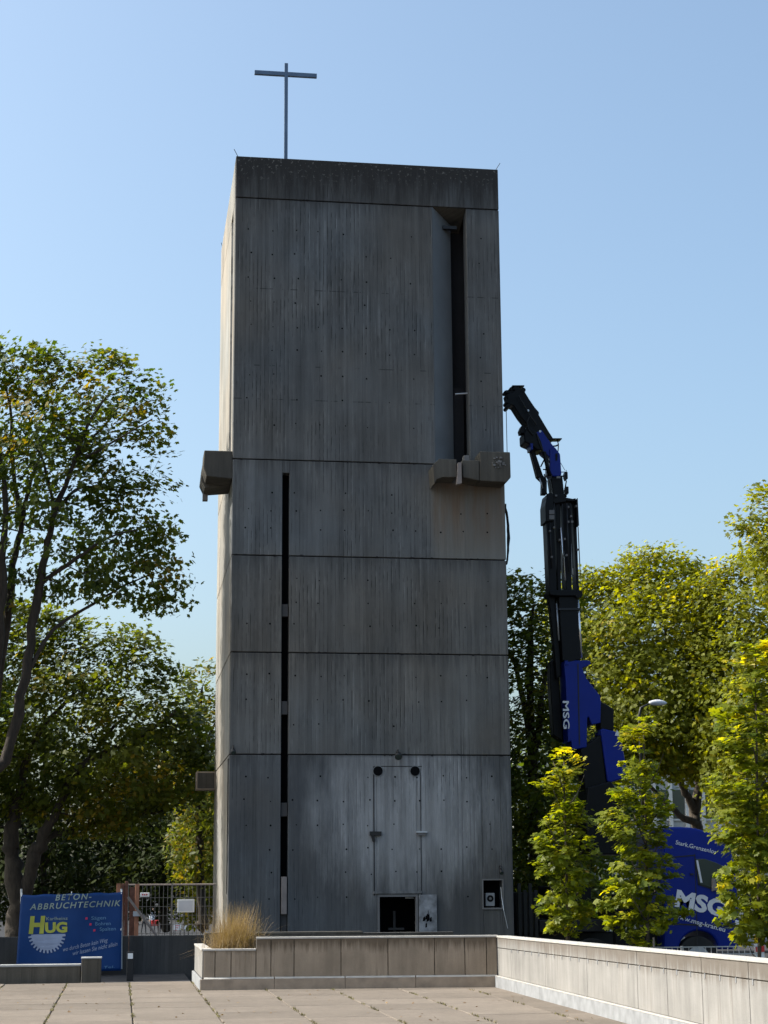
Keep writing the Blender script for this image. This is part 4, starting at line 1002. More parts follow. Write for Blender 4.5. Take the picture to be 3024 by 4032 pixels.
def person_mat(name, shirt, trousers, bag=False):
    m, n, l, b = new_mat(name); t = NT(m)
    co = n.new('ShaderNodeTexCoord').outputs['Object']; x, y, z = t.sep(co)
    c = t.mix(t.math('GREATER_THAN', z, .86), trousers, shirt)
    c = t.mix(t.math('GREATER_THAN', z, 1.44), c, (.42, .26, .19))
    c = t.mix(t.math('LESS_THAN', z, .07), c, (.03, .03, .03))
    hand = t.math('MULTIPLY', t.math('LESS_THAN', z, .93), t.math('GREATER_THAN', t.math('ABSOLUTE', x), .21))
    c = t.mix(hand, c, (.42, .26, .19))
    t.set(b.inputs['Base Color'], c); b.inputs['Roughness'].default_value = .8
    return m
def person(u, v_feet, y, label, shirt, trousers, turn, stride=.12):
    p = at(u, v_feet, y); e = empty('person', (p.x, y, -1.3), label, 'person', 'people in the street beyond the fence')
    V, E, Rr = [], [], []
    def add(co, r, par=None):
        V.append(co); Rr.append(r)
        if par is not None: E.append((par, len(V)-1))
        return len(V)-1
    pel = add((0, 0, .95), (.15, .11)); wa = add((0, .0, 1.12), (.135, .10), pel); ch = add((0, .01, 1.32), (.16, .11), wa)
    nk = add((0, .0, 1.47), (.055, .055), ch); j = add((0, -.015, 1.56), (.07, .08), nk); hd = add((0, -.01, 1.66), (.075, .09), j); add((0, 0, 1.745), (.045, .055), hd)
    for s in (-1, 1):
        sh = add((s*.19, 0, 1.40), (.055, .055), ch); el = add((s*.25, .02*s, 1.13), (.043, .043), sh); wr = add((s*.26, -.06, .90), (.030, .030), el); hn = add((s*.26, -.08, .82), (.036, .022), wr)
        for f_ in range(4): add((s*.26+(f_-1.5)*.016, -.095-.004*f_, .745+.006*abs(f_-1.5)), (.008, .008), hn)
        add((s*.235, -.115, .80), (.009, .009), hn)
        hp = add((s*.10, 0, .88), (.085, .09), pel); kn = add((s*.105, -.02-stride*s*.5, .49), (.058, .06), hp); an = add((s*.11, .02-stride*s, .09), (.04, .04), kn); add((s*.12, -.14-stride*s, .035), (.04, .03), an)
    me = bpy.data.meshes.new('body'); me.from_pydata(V, E, []); o = bpy.data.objects.new('body', me); link(o, e)
    me.materials.append(person_mat('clothes', shirt, trousers))
    sk = o.modifiers.new('skin', 'SKIN')
    for k, r in enumerate(Rr): me.skin_vertices[0].data[k].radius = r
    me.skin_vertices[0].data[0].use_root = True
    o.modifiers.new('smooth', 'SUBSURF').levels = 1; o.modifiers['smooth'].render_levels = 2
    hair = MB(); hair.tube([(0, .02, 1.60), (0, .03, 1.66), (0, .02, 1.74), (0, .0, 1.785)], [.088, .098, .085, .02], 12)
    ho = hair.build('hair', M['rubber'], e, smooth=True)
    face = MB(); face.box(-.035, -.02, -.112, -.10, 1.655, 1.668).box(.02, .035, -.112, -.10, 1.655, 1.668).box(-.02, .02, -.112, -.10, 1.575, 1.583)
    face.build('face', M['rubber'], e); MB().prism([(-.012, -.10, 1.61), (.012, -.10, 1.61), (0, -.10, 1.65)], (0, -.028, 0)).build('nose', M['board_grey'], e)
    e.rotation_euler = (0, 0, turn); return e, p
person(460+585/4.147, 3659, 131, 'person in a white shirt and dark trousers beyond the fence', (.62, .66, .72), (.02, .02, .03), .3)
e, p = person(460+690/4.147, 3659, 128, 'person in dark clothes holding a red bag beyond the fence', (.035, .02, .025), (.02, .02, .025), -.4)
bag = empty('red_bag', (p.x-.26, 127.7, -.6), 'bright red shopping bag held by the person in dark clothes', 'bag')
child(MB().prism([(p.x-.52, 127.6, -.75), (p.x-.02, 127.6, -.75), (p.x+.02, 127.6, -.38), (p.x-.56, 127.6, -.38)], (0, .2, 0)), 'sack', M['red'], bag, bevel=.03)
child(MB().tube([(p.x-.36, 127.7, -.39), (p.x-.28, 127.7, -.22), (p.x-.18, 127.7, -.39)], .012, 6), 'handle', M['red'], bag)
person(460+435/4.147, 3662, 126, 'person in beige top half hidden by the diagonal brace', (.25, .22, .19), (.03, .03, .035), .9)
person(460+790/4.147, 3656, 136, 'person in grey top right of the red bag', (.30, .32, .34), (.03, .035, .05), -1.2)

# ------------------------------------------------------------------ vegetation
M['leaf_young'] = leaf_mat('young_maple_leaf', (.055, .090, .010), (.185, .205, .014), (.42, .36, .022), .48, .35, (3.1, 2.85, .5))
M['leaf_plane'] = leaf_mat('plane_leaf', (.070, .088, .010), (.180, .198, .015), (.29, .225, .02), .46, .22, (3.1, 2.75, .45))
M['leaf_maple'] = leaf_mat('dark_maple_leaf', (.022, .045, .010), (.070, .095, .013), (.17, .12, .018), .40, .3, (2.8, 2.7, .55))
M['leaf_back'] = leaf_mat('background_leaf', (.030, .052, .010), (.095, .112, .013), (.20, .145, .02), .40, .25, (2.8, 2.6, .5))
M['leaf_far'] = leaf_mat('shaded_distant_leaf', (.016, .026, .008), (.03, .04, .010), (.05, .05, .012), .15, .05)  # darkened leaf, deep shade of the background put into its colour
M['bark'] = bark_mat('dark_bark', (.045, .035, .027))
M['bark_pale'] = bark_mat('grey_brown_bark', (.09, .072, .055))
def star(lobes, notch, base=.25):
    pts = []
    angs = [90, 38, -22, -90, 202, 142]; rad = [1.0, .92, .68, base, .68, .92]
    for k in range(6):
        a = math.radians(angs[k]); pts.append((rad[k]*math.cos(a), rad[k]*math.sin(a)))
        a2 = math.radians((angs[k]+((angs[(k+1) % 6]-angs[k]+180) % 360-180)/2))
        if k not in (2, 3): pts.append((notch*math.cos(a2), notch*math.sin(a2)))
    return np.array(pts)
MAPLE = star(5, .56)
OVAL = np.array([(0, -.9), (.5, -.25), (.42, .45), (0, 1.0), (-.45, .4), (-.5, -.3)])

def leaf_object(name, pos, nrm_, size, tone, shape, mat, parent, rs):
    N = len(pos); k = len(shape)
    n = nrm_/np.linalg.norm(nrm_, axis=1, keepdims=True)
    t = rs.normal(size=(N, 3)); t -= (t*n).sum(1, keepdims=True)*n; t /= np.linalg.norm(t, axis=1, keepdims=True)
    b = np.cross(n, t)
    sc = (size*rs.uniform(.5, 1.3, N))[:, None, None]
    sx = shape[None, :, 0:1]*rs.uniform(.55, 1.0, (N, 1, 1)); sy = shape[None, :, 1:2]
    curl = -.22*np.abs(sx) - .12*sy*sy
    v = pos[:, None, :] + sc*(sx*t[:, None, :] + sy*b[:, None, :] + curl*n[:, None, :])
    v = v.reshape(-1, 3) - np.array(parent.location)
    me = bpy.data.meshes.new(name)
    me.vertices.add(N*k); me.vertices.foreach_set('co', v.ravel().astype(np.float32))
    me.loops.add(N*k); me.loops.foreach_set('vertex_index', np.arange(N*k, dtype=np.int32))
    me.polygons.add(N); me.polygons.foreach_set('loop_start', (np.arange(N)*k).astype(np.int32))
    try: me.polygons.foreach_set('loop_total', np.full(N, k, dtype=np.int32))
    except Exception: pass
    me.update(calc_edges=True)
    a = me.attributes.new('tone', 'FLOAT', 'POINT'); a.data.foreach_set('value', np.repeat(tone, k).astype(np.float32))
    me.materials.append(mat)
    return link(bpy.data.objects.new(name, me), parent)

def inside(poly, p):
    x, y = p[:, 0], p[:, 1]; r = np.zeros(len(p), bool); n = len(poly)
    for i in range(n):
        x0, y0 = poly[i]; x1, y1 = poly[(i+1) % n]
        c = ((y0 > y) != (y1 > y)) & (x < (x1-x0)*(y-y0)/(y1-y0+1e-12)+x0); r ^= c
    return r
def edge_dist(poly, p):
    d = np.full(len(p), 1e9); n = len(poly)
    for i in range(n):
        a = np.array(poly[i], float); b = np.array(poly[(i+1) % n], float); ab = b-a
        t = np.clip(((p-a)@ab)/max(ab@ab, 1e-9), 0, 1); d = np.minimum(d, np.linalg.norm(p-(a+t[:, None]*ab), axis=1))
    return d
_R = np.array([list(RIGHT), list(UP), list(_fw)])
def at_np(uv, y):
    d = ((uv[:, 0]-1512)/FOCAL)[:, None]*_R[0] + ((2016-uv[:, 1])/FOCAL)[:, None]*_R[1] + _R[2]
    return np.array(EYE) + d*(y/d[:, 1])[:, None]

def make_tree(name, label, cat, group, base, limbs, poly, y0, depth, ncl, per, size, spread, mat, bark, shape=MAPLE, seed=1, holes=(), gap=.0, tone_shift=0., twigs=60, upbias=1.0, flat_=.6, gapscale=1.0, warm=None, tilt=0.0):
    rs = np.random.RandomState(seed)
    root = empty(name, base, label, cat, group)
    poly = np.array(poly, float); pxm = FOCAL/y0
    lo, hi = poly.min(0), poly.max(0)
    pts = []
    ph = rs.uniform(0, 6.28, 12); fr_ = rs.uniform(.5, 1.6, 12)
    while len(pts) < ncl:
        c = rs.uniform(lo, hi, (ncl*3, 2)); c = c[inside(poly, c)]
        keep = np.ones(len(c), bool)
        for (hx, hy, hr, pr) in holes: keep &= ~((np.hypot(c[:, 0]-hx, c[:, 1]-hy) < hr) & (rs.uniform(size=len(c)) < pr))
        if gap > 0:
            q = c/pxm*2.2*gapscale
            nz = sum(np.sin(q[:, 0]*fr_[i]*2+ph[i]+1.7*np.sin(q[:, 1]*fr_[i+1]+ph[i+2]))*np.sin(q[:, 1]*fr_[i+3]*2+ph[i+4]) for i in (0, 3, 6))
            keep &= ~((nz < -.35) & (rs.uniform(size=len(c)) < gap))
        pts += list(c[keep])
    uv = np.array(pts[:ncl]); ed = edge_dist(poly, uv)/pxm
    half = np.minimum(depth, .25+1.3*ed)
    yy = y0 + rs.uniform(-1, 1, ncl)*half
    yy = yy - tilt*np.maximum(0, uv[:, 1]-lo[1]-150)/pxm
    cen = at_np(uv, yy)
    mid = at_np(np.array([[poly[:, 0].mean(), poly[:, 1].max()*.35+poly[:, 1].mean()*.65]]), np.array([y0]))[0]
    tb = MB(); nodes = []
    for pl, r0, r1 in limbs:
        P_ = [at(u, v, y0+dy) for u, v, dy in pl]
        # smooth the polyline
        Q = []
        for i in range(len(P_)-1):
            for s_ in range(4):
                a = P_[max(i-1, 0)]; b_ = P_[i]; c_ = P_[i+1]; d_ = P_[min(i+2, len(P_)-1)]; f = s_/4
                Q.append(.5*((2*b_)+(c_-a)*f+(2*a-5*b_+4*c_-d_)*f*f+(-a+3*b_-3*c_+d_)*f**3))
        Q.append(P_[-1]); n = len(Q)
        rad = [(r0+(r1-r0)*i/(n-1))*rs.uniform(.88, 1.14) for i in range(n)]; Q = [q_ + Vector(rs.normal(0, .22, 3))*r_ for q_, r_ in zip(Q, rad)]
        tb.tube(Q, rad, 9); nodes += [(q, r) for q, r in zip(Q, rad)]
    NA = np.array([list(q) for q, _ in nodes]); NR = np.array([r for _, r in nodes])
    for i in rs.choice(ncl, min(twigs, ncl), replace=False):
        d = NA-cen[i]; cost = np.linalg.norm(d, axis=1) + np.where(d[:, 2] > 0, 3.0*d[:, 2], 0)
        j = int(np.argmin(cost)); a = Vector(NA[j]); b_ = Vector(cen[i]); m_ = a.lerp(b_, .5) + Vector((0, 0, -.10*(b_-a).length)) + Vector(rs.normal(0, .05, 3))
        r = min(NR[j]*.5, .012+.010*(b_-a).length)
        tb.tube([a, a.lerp(m_, .6), m_, m_.lerp(b_, .6), b_], [r, r*.8, r*.65, r*.45, r*.2], 5)
        NA = np.vstack([NA, np.array([list(m_)])]); NR = np.append(NR, r*.6)
    child(tb, 'trunk', bark, root, smooth=True, fix=False)
    N = ncl*per
    off = np.clip(rs.normal(0, 1, (N, 3)), -1.7, 1.7)*spread; off[:, 2] *= flat_
    pos = np.repeat(cen, per, 0)+off
    outw = pos-mid; outw /= np.linalg.norm(outw, axis=1, keepdims=True)+1e-6
    nr = np.array([-.25, -.12, upbias*.75]) + .5*outw + np.repeat(rs.normal(0, .42, (ncl, 3)), per, 0) + rs.normal(0, .40, (N, 3))
    ct = np.repeat(rs.beta(2.0, 2.2, ncl), per)
    tone = np.clip(ct*.80 + rs.uniform(-.08, .36, N) + tone_shift, 0, 1)
    if warm is not None:
        wu = np.repeat(uv, per, 0)
        for (hx, hy, hr, am) in warm: tone = np.clip(tone + am*np.clip(1-np.hypot(wu[:, 0]-hx, wu[:, 1]-hy)/hr, 0, 1), 0, 1)
    leaf_object('crown', pos, nr, size, tone, shape, mat, root, rs)
    return root

Z1 = lambda L_: [(X*.4972, 1300+Yv*.4972) for X, Yv in L_]
Z2 = lambda L_: [(X*.5426, 2400+Yv*.5426) for X, Yv in L_]
DP = lambda L_: [(X*1.8228, Yv*1.8228) for X, Yv in L_]
Z7 = lambda L_: [(2050+X*.587, 2900+Yv*.587) for X, Yv in L_]

# tall maple at the left edge
polyA = Z1([(-900, 200), (-300, 30), (0, 70), (110, 90), (130, 170), (200, 120), (300, 130), (440, 180), (480, 300), (560, 330), (590, 260), (700, 190), (840, 160), (920, 200), (960, 265), (1040, 270), (1080, 360), (1150, 325), (1290, 370), (1320, 400), (1240, 470), (1270, 560), (1240, 640), (1340, 710), (1320, 790), (1270, 880), (1290, 985), (1180, 945), (950, 890), (940, 1010), (1080, 1040), (1210, 1150), (1420, 1220), (1400, 1290), (1150, 1300), (950, 1290), (900, 1350), (1050, 1340), (1230, 1380), (1370, 1500), (1420, 1600), (1370, 1650), (1260, 1690), (1300, 1760), (1430, 1780), (1490, 1840), (1430, 1930), (1470, 2080), (1410, 2110), (1430, 2190), (1100, 2240), (1000, 2130), (700, 2150), (560, 2060), (400, 2120), (0, 2200), (-700, 2150)])
hA = [(X*.4972, 1300+Yv*.4972, r*.4972, pr) for X, Yv, r, pr in ((650, 1390, 110, 1), (560, 1340, 70, 1), (830, 590, 60, .95), (330, 1010, 60, .8), (250, 1640, 80, .8), (100, 1800, 140, .72), (300, 1850, 130, .72), (560, 1880, 60, .6), (450, 1620, 90, .8), (0, 2000, 160, .75), (250, 2050, 130, .75), (60, 720, 80, .6), (230, 1250, 80, .6), (700, 1230, 80, .7), (560, 1180, 50, .6))]
limA = [([(-150, 3900, 0), (-110, 3400, 0), (-40, 3100, 0), (33, 2943, -.1), (98, 2671, -.3), (136, 2400, -.4), (180, 2180, -.5), (214, 2020, -.5), (290, 1820, -.6), (348, 1672, -.7), (420, 1560, -.8)], .18, .025),
        ([(-60, 3050, 0), (-10, 2700, .3), (30, 2400, .5), (60, 2180, .6), (85, 2060, .7), (50, 1850, .8), (45, 1650, .9), (20, 1500, 1.0)], .13, .02),
        ([(-40, 2900, .2), (-5, 2500, -.8), (10, 2200, -1.0), (20, 1950, -1.2), (-10, 1700, -1.2)], .16, .03),
        ([(98, 2671, -.3), (210, 2480, -.2), (330, 2400, 0), (480, 2310, .2), (600, 2260, .3)], .055, .014),
        ([(214, 2020, -.5), (300, 1930, -.1), (400, 1915, .2), (560, 1930, .4)], .05, .015),
        ([(214, 2020, -.5), (190, 1900, .2), (160, 1790, .4), (90, 1700, .6)], .05, .015),
        ([(290, 1820, -.6), (380, 1780, -.9), (480, 1720, -1.1), (600, 1650, -1.2)], .04, .012),
        ([(290, 1820, -.6), (350, 1740, .1), (440, 1640, .5), (520, 1520, .6)], .05, .012),
        ([(160, 2300, -.4), (300, 2200, -.8), (420, 2120, -1.0), (560, 2080, -1.1)], .06, .015),
        ([(85, 2060, .7), (120, 1900, 1.0), (170, 1760, 1.2), (230, 1600, 1.2)], .06, .012)]
make_tree('maple_tree', 'tall dark maple with open spreading crown at the left edge', 'tree', None, (-3.2, 42.5, -.5), limA, polyA, 42.5, 2.4, 860, 22, .112, .27, M['leaf_maple'], M['bark'], MAPLE, 3, hA, .7, .0, 420, flat_=.5, gapscale=1.3,
          warm=[(60, 1420+150, 160, .5), (300, 1520, 130, .45), (480, 1690, 110, .4), (30, 1780, 90, .4), (660, 2250, 90, .35)])
# lower tree with the forked trunk
polyB = Z2([(-700, -80), (0, -60), (230, -30), (420, 20), (620, 80), (800, 70), (940, 110), (1060, 180), (1140, 250), (1210, 350), (1180, 400), (1300, 450), (1350, 530), (1340, 700), (1420, 800), (1500, 1000), (1530, 1200), (1440, 1350), (1250, 1500), (1100, 1560), (900, 1630), (700, 1660), (400, 1580), (200, 1480), (0, 1500), (-700, 1500)])
limB = [([(65, 3720, 0), (60, 3560, 0), (48, 3400, 0), (45, 3320, 0), (60, 3200, -.1), (85, 3100, -.2), (110, 2980, -.2), (180, 2850, -.3), (300, 2720, -.4)], .29, .03),
        ([(62, 3600, -.05), (105, 3480, -.15), (140, 3370, -.2), (175, 3280, -.3), (225, 3190, -.4), (290, 3050, -.4), (420, 2960, -.4), (560, 2900, -.4), (690, 2800, -.3)], .22, .03),
        ([(140, 3370, -.2), (200, 3295, .1), (300, 3260, .2), (430, 3235, .3), (560, 3205, .4), (660, 3190, .5)], .10, .03),
        ([(225, 3190, -.4), (330, 3020, .3), (450, 2860, .5), (560, 2780, .7)], .08, .02),
        ([(60, 3200, -.1), (20, 3080, .3), (-40, 2900, .4)], .12, .03),
        ([(560, 3205, .4), (690, 3170, .6), (750, 3120, .8)], .05, .015)]
make_tree('maple_tree', 'broad maple with forked trunk behind the blue banner', 'tree', None, (at(65, 3700, 47.6).x, 47.6, -.5), limB, polyB, 47.6, 2.2, 1450, 20, .112, .27, M['leaf_back'], M['bark'], MAPLE, 5, (), .5, -.12, 320, flat_=.45, gapscale=1.4,
          warm=[(520, 3060, 170, .45), (380, 3240, 200, .40), (700, 3080, 130, .4), (200, 2640, 130, .4), (420, 2830, 160, .25), (100, 3200, 120, .3)])
# background trees at the left
def bg(name, label, px, y0, depth, ncl, per, size, spread, seed, mat='leaf_back', tone=0., group='background trees at the left', gap=.2, trunk=None, bark='bark', limbs=None, shape=OVAL, warm=None, twigs=60, tilt=0.0):
    poly = DP(px); arr = np.array(poly); cx = trunk*1.8228 if trunk else arr[:, 0].mean()
    bot, top = 3640, arr[:, 1].min()
    if limbs is None:
        limbs = [([(cx, bot, 0), (cx+6, (bot*2+arr[:, 1].max())/3, 0), (cx-10, arr[:, 1].mean(), 0), (cx+5, top*.7+arr[:, 1].mean()*.3, 0)], .22, .03),
                 ([(cx, arr[:, 1].mean()*.6+bot*.4, 0), (cx+.25*(arr[:, 0].max()-cx), arr[:, 1].mean(), -.5), (cx+.6*(arr[:, 0].max()-cx), arr[:, 1].mean()*.7+top*.3, -.8)], .11, .02),
                 ([(cx, arr[:, 1].mean()*.7+bot*.3, 0), (cx-.3*(cx-arr[:, 0].min()), arr[:, 1].mean(), .5), (cx-.6*(cx-arr[:, 0].min()), arr[:, 1].mean()*.7+top*.3, .8)], .11, .02)]
    return make_tree(name, label, 'tree', group, (at(cx, 3640, y0).x, y0, -.6), limbs, poly, y0, depth, ncl, per, size, spread, M[mat], M[bark], shape, seed, (), gap, tone, twigs, warm=warm, tilt=tilt)
bg('lime_tree', 'lacy pale green tree just left of the tower', [(395, 1455), (420, 1450), (455, 1430), (475, 1440), (490, 1700), (490, 1900), (380, 1900), (370, 1600)], 62, 2.0, 420, 15, .11, .30, 21, 'leaf_back', .12, gap=.6)
bg('bushy_tree', 'dark bushy tree behind the site fence', [(230, 1640), (300, 1560), (400, 1600), (480, 1660), (500, 1960), (330, 1985), (230, 1960)], 75, 3.0, 620, 16, .15, .42, 22, 'leaf_far', -.10, gap=.1, twigs=20)
bg('bushy_tree', 'dark bushy tree behind the forked maple trunk', [(-80, 1600), (100, 1560), (260, 1620), (280, 1960), (100, 1985), (-80, 1985)], 78, 3.0, 700, 16, .16, .45, 23, 'leaf_far', -.10, gap=.1, twigs=20)
bg('bushy_tree', 'shrubby brownish tree right beside the lower left tower face', [(395, 1730), (450, 1690), (490, 1720), (500, 1985), (400, 1990), (380, 1850)], 66, 1.6, 360, 15, .12, .32, 24, 'leaf_back', .12, gap=.25, twigs=20)
# unseen maples added left of the view to shade fence, shrubs and bench wall
for k_, (tx, ty) in enumerate(((-9.0, 58), (-9.5, 70), (-8.5, 82), (-8.6, 39.5))):
    rs = np.random.RandomState(60+k_)
    st_ = empty('maple_tree', (tx, ty, -.7), ('first unseen maple added for shade behind the forked maple', 'second unseen maple added for shade behind the forked maple', 'farthest unseen maple added for shade', 'unseen maple added to shade the bench wall')[k_], 'tree', 'unseen maples added for shade')
    child(MB().tube([(tx, ty, -.7), (tx+.2, ty, 3), (tx-.1, ty, 7), (tx, ty, 11)], [.35, .28, .2, .06], 9), 'trunk', M['bark'], st_, smooth=True)
    N = 7000; d_ = rs.normal(size=(N, 3)); d_ /= np.linalg.norm(d_, axis=1, keepdims=True); d_ *= rs.uniform(.2, 1, (N, 1))**.5
    leaf_object('crown', np.array([tx, ty, 8.2])+d_*np.array([4.0, 5.2 if k_ < 3 else 2.1, 5.6 if k_ < 3 else 3.8]), np.array([0, 0, .8])+rs.normal(0, .6, (N, 3)), .26, rs.uniform(0, .7, N), OVAL, M['leaf_maple'], st_, rs)
# far wood that closes the view
rs = np.random.RandomState(77)
fw_ = empty('far_wood', (10, 190, -1.3), 'distant dark mass of trees closing the view', 'wood', None, 'stuff')
N = 60000
px_ = rs.uniform(-40, 85, N); hz = 13+2.5*np.sin(px_*.21)+2*np.sin(px_*.53+1)
zz_ = -1.3 + hz*rs.uniform(0, 1, N)**.8
leaf_object('foliage', np.stack([px_, 190+rs.uniform(-4, 4, N), zz_], 1), np.array([0, -.5, .8])+rs.normal(0, .6, (N, 3)), .32, rs.uniform(0, .6, N), OVAL, M['leaf_far'], fw_, rs)['kind'] = 'stuff'

# trees at the right
bg('plane_tree', 'shaded plane tree tight against the right side of the tower', [(1060, 1240), (1100, 1243), (1135, 1250), (1160, 1265), (1180, 1245), (1205, 1260), (1235, 1290), (1260, 1500), (1270, 1800), (1240, 1960), (1050, 1980)], 44.9, 1.1, 850, 17, .115, .26, 31, 'leaf_back', -.02, 'plane trees at the right', .2, 1150, 'bark', shape=MAPLE, twigs=120)
polyR2 = [(1190, 1300), (1250, 1228), (1290, 1240), (1340, 1230), (1355, 1195), (1390, 1183), (1410, 1195), (1440, 1180), (1480, 1195), (1510, 1232), (1545, 1240), (1560, 1400), (1550, 1640), (1510, 1690), (1430, 1668), (1330, 1680), (1240, 1640), (1190, 1500)]
bg('plane_tree', 'broad sunlit plane tree with dense crown above the crane truck', polyR2, 55, 2.0, 2300, 18, .115, .28, 32, 'leaf_plane', -.04, 'plane trees at the right', .25, 1505, 'bark_pale', shape=MAPLE, twigs=160, tilt=.5, warm=[(2700, 2960, 140, .3)],
   limbs=[([(2750, 3700, 0), (2745, 3300, 0), (2735, 3200, 0), (2700, 3120, -.3), (2670, 3060, -.6), (2560, 2900, -.8), (2450, 2650, -.8)], .22, .03), ([(2745, 3250, 0), (2650, 3190, -.4), (2590, 3130, -.6), (2480, 3000, -.8)], .12, .03), ([(2735, 3200, 0), (2750, 3050, -.2), (2720, 2850, -.5), (2640, 2600, -.6), (2600, 2300, -.4)], .16, .02), ([(2750, 3050, -.2), (2850, 2850, .3), (2880, 2600, .3)], .09, .02)])
bg('plane_tree', 'plane tree at the right edge behind the tallest young maple', [(1500, 1260), (1540, 1225), (1575, 1205), (1600, 1180), (1640, 1190), (1700, 1180), (1850, 1200), (1850, 1780), (1640, 1800), (1540, 1720), (1490, 1500)], 53.5, 2.0, 2100, 18, .115, .28, 33, 'leaf_plane', -.03, 'plane trees at the right', .1, 1690, 'bark_pale', shape=MAPLE, twigs=90, tilt=.5)
bg('plane_tree', 'tallest plane tree reaching into the sky at the right edge', [(1720, 1000), (1659, 1048), (1632, 1058), (1612, 1090), (1596, 1095), (1606, 1118), (1584, 1132), (1612, 1150), (1606, 1178), (1625, 1200), (1640, 1300), (1850, 1400), (1900, 1000)], 50, 2.4, 520, 17, .115, .24, 34, 'leaf_plane', -.03, 'plane trees at the right', .45, 1740, 'bark_pale', shape=MAPLE, twigs=80, tilt=.3)
bg('hedge_tree', 'dark leafy tree low behind the crane truck', [(1090, 1600), (1250, 1560), (1360, 1600), (1425, 1690), (1440, 1990), (1100, 1995)], 68, 2.0, 700, 15, .15, .42, 35, 'leaf_maple', -.08, 'plane trees at the right', .1, twigs=10)
bg('hedge_tree', 'dark leafy tree low behind the truck cab at the right edge', [(1540, 1720), (1700, 1700), (1850, 1750), (1850, 2000), (1560, 2010)], 66, 2.0, 500, 15, .15, .42, 36, 'leaf_plane', -.05, 'plane trees at the right', .1, twigs=10)

# three young columnar maples behind the white wall
T1 = [(210, 75), (290, 60), (380, 105), (440, 180), (400, 230), (390, 400), (450, 480), (500, 560), (530, 700), (560, 850), (520, 950), (500, 1100), (510, 1270), (400, 1330), (300, 1345), (170, 1320), (150, 1200), (70, 1120), (70, 1040), (190, 1000), (100, 900), (70, 750), (40, 700), (110, 640), (150, 540), (240, 470), (180, 380), (70, 300), (130, 260), (200, 260), (190, 150)]
T2 = [(800, -205), (745, -150), (700, -60), (650, 30), (620, 160), (690, 200), (680, 260), (570, 350), (590, 420), (620, 470), (450, 490), (480, 600), (560, 680), (530, 800), (620, 880), (500, 1000), (500, 1150), (560, 1240), (680, 1350), (800, 1400), (980, 1390), (1000, 1250), (1190, 1210), (1150, 1120), (1000, 1080), (1010, 960), (1160, 900), (1060, 870), (1000, 720), (1000, 600), (1040, 470), (970, 350), (900, 200), (890, 50), (900, -80)]
T3 = [(1480, -700), (1420, -520), (1500, -430), (1380, -360), (1330, -240), (1240, -180), (1330, -130), (1330, -20), (1300, 60), (1390, 110), (1430, 200), (1250, 260), (1280, 380), (1330, 420), (1290, 560), (1250, 640), (1380, 720), (1330, 900), (1300, 1000), (1400, 1130), (1290, 1220), (1390, 1300), (1480, 1400), (1600, 1390), (1950, 1400), (1990, 800), (1950, 0), (1800, -600)]
def young(px, y0, tu, vb, vt, lab, seed, n, per=14, size=.105):
    cxm = sum(p[0] for p in px)/len(px); px = [(cxm+(p[0]-cxm)*.86, p[1]+8) for p in px]; poly = Z7(px); b0 = at(tu, vb, y0)
    ly = [([(tu, vb+100, 0), (tu-2, vb, 0), (tu-8, vb*.6+vt*.4, 0), (tu-18, vt+60, 0)], .055, .012)]
    r_ = random.Random(seed)
    for k in range(9):
        f = .12+.08*k; v_ = vb*(1-f)+vt*f; s = 1 if k % 2 else -1; w = (75 if k < 6 else 50)+r_.uniform(-15, 20)
        ly.append(([(tu-10*f*2, v_, 0), (tu+s*w*.5, v_-60, r_.uniform(-.3, .3)), (tu+s*w, v_-140, r_.uniform(-.5, .5))], .018, .005))
    return make_tree('young_maple', lab, 'tree', 'young columnar maples behind the white wall', (b0.x, y0, -.5), ly, poly, y0, .5, n, per, size, .085, M['leaf_young'], M['bark_pale'], MAPLE, seed, (), .55, -.04, 70, 1.9, .45, 2.2, warm=[(poly[0][0]-40, min(p[1] for p in poly), 260, .35)])
young(T1, 37.0, 2238, 3720, 2941, 'young columnar maple nearest the tower behind the white wall', 41, 225)
young(T2, 36.0, 2552, 3745, 2810, 'middle young maple standing before the lower arm of the crane', 42, 310)
young(T3, 34.5, 2992, 3780, 2500, 'tallest young maple with yellow leaves at the right edge', 43, 470, 14, .12)
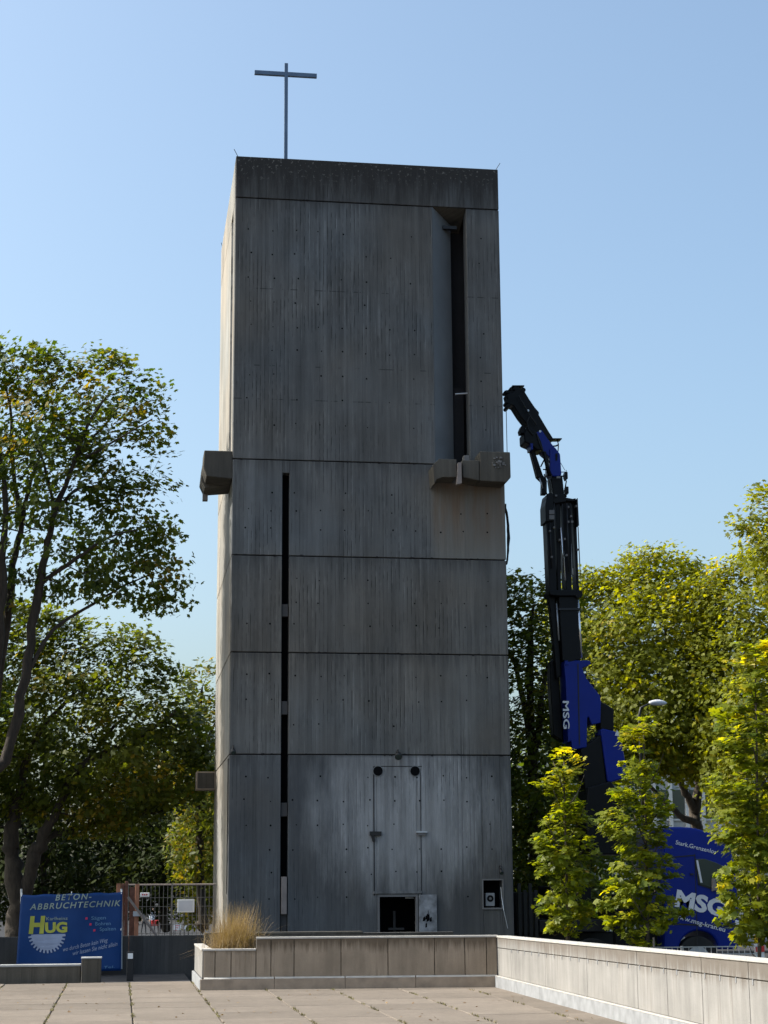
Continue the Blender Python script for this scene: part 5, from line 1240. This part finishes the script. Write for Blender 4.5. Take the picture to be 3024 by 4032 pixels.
# support stake of the middle tree
sa, sb = at(2566, 3760, 35.9), at(2562, 3690, 35.9)
tag(MB().tube([(sa.x, 35.7, -.5), (sb.x, 35.7, sb.z)], .022, 8).build('tree_stake', M['board_grey'], None, origin=(sa.x, 35.7, -.5)), 'pale stake beside the trunk of the middle young maple', 'stake')

# dry ornamental grass in the lower end of the planter
rs = np.random.RandomState(9)
gc = Vector((1.98, 31.75, PZ-.06)); gv = []; gf = []
for k in range(3200):
    a = rs.uniform(0, 6.283); lean = .15+abs(rs.normal(0, 1.15)); ln = rs.uniform(.36, .95)*(1-.10*lean)
    b0 = np.array([gc.x+rs.normal(0, .16), gc.y+rs.normal(0, .17), gc.z]); d = np.array([math.cos(a), math.sin(a), 0.])
    sd = np.array([-d[1], d[0], 0])*rs.uniform(.0018, .0036); pr = b0; i0 = len(gv)
    for q in range(5):
        t = q/4; ang = min(1.85, lean*(.35+1.15*t))
        pt = pr if q == 0 else pr + ln/4*(d*math.sin(ang)+np.array([0, 0, math.cos(ang)])); pr = pt
        w = sd*(1-.85*t); gv += [tuple(pt-w), tuple(pt+w)]
    for q in range(4): gf.append((i0+2*q, i0+2*q+1, i0+2*q+3, i0+2*q+2))
M['grass'] = leaf_mat('dry_grass', (.20, .135, .07), (.29, .215, .125), (.38, .30, .19), .12, .12)
gm = MB(); gm.v = gv; gm.f = gf
go = gm.build('ornamental_grass', M['grass'], None, origin=tuple(gc), fix=False)
aa = go.data.attributes.new('tone', 'FLOAT', 'POINT'); aa.data.foreach_set('value', np.repeat(rs.uniform(0, 1, 3200), 10).astype(np.float32))
tag(go, 'golden dry ornamental grass tuft in the lower end of the planter', 'grass')
# fallen leaves on the plaza
lfm = MB(); rs = np.random.RandomState(14)
pos = np.stack([rs.uniform(-2, 6.1, 110), rs.uniform(22, 33.9, 110), np.full(110, .012)], 1)
M['dead_leaf'] = leaf_mat('dead_leaf', (.10, .06, .03), (.16, .10, .05), (.24, .15, .06), .1, .2)
fe = empty('fallen_leaves', (2, 28, 0), 'few dry brown leaves scattered on the paving', 'leaves', None, 'stuff')
leaf_object('leaf_litter', pos, np.array([0, 0, 1.])+rs.normal(0, .25, (110, 3)), .04, rs.uniform(0, 1, 110), MAPLE, M['dead_leaf'], fe, rs)['kind'] = 'stuff'
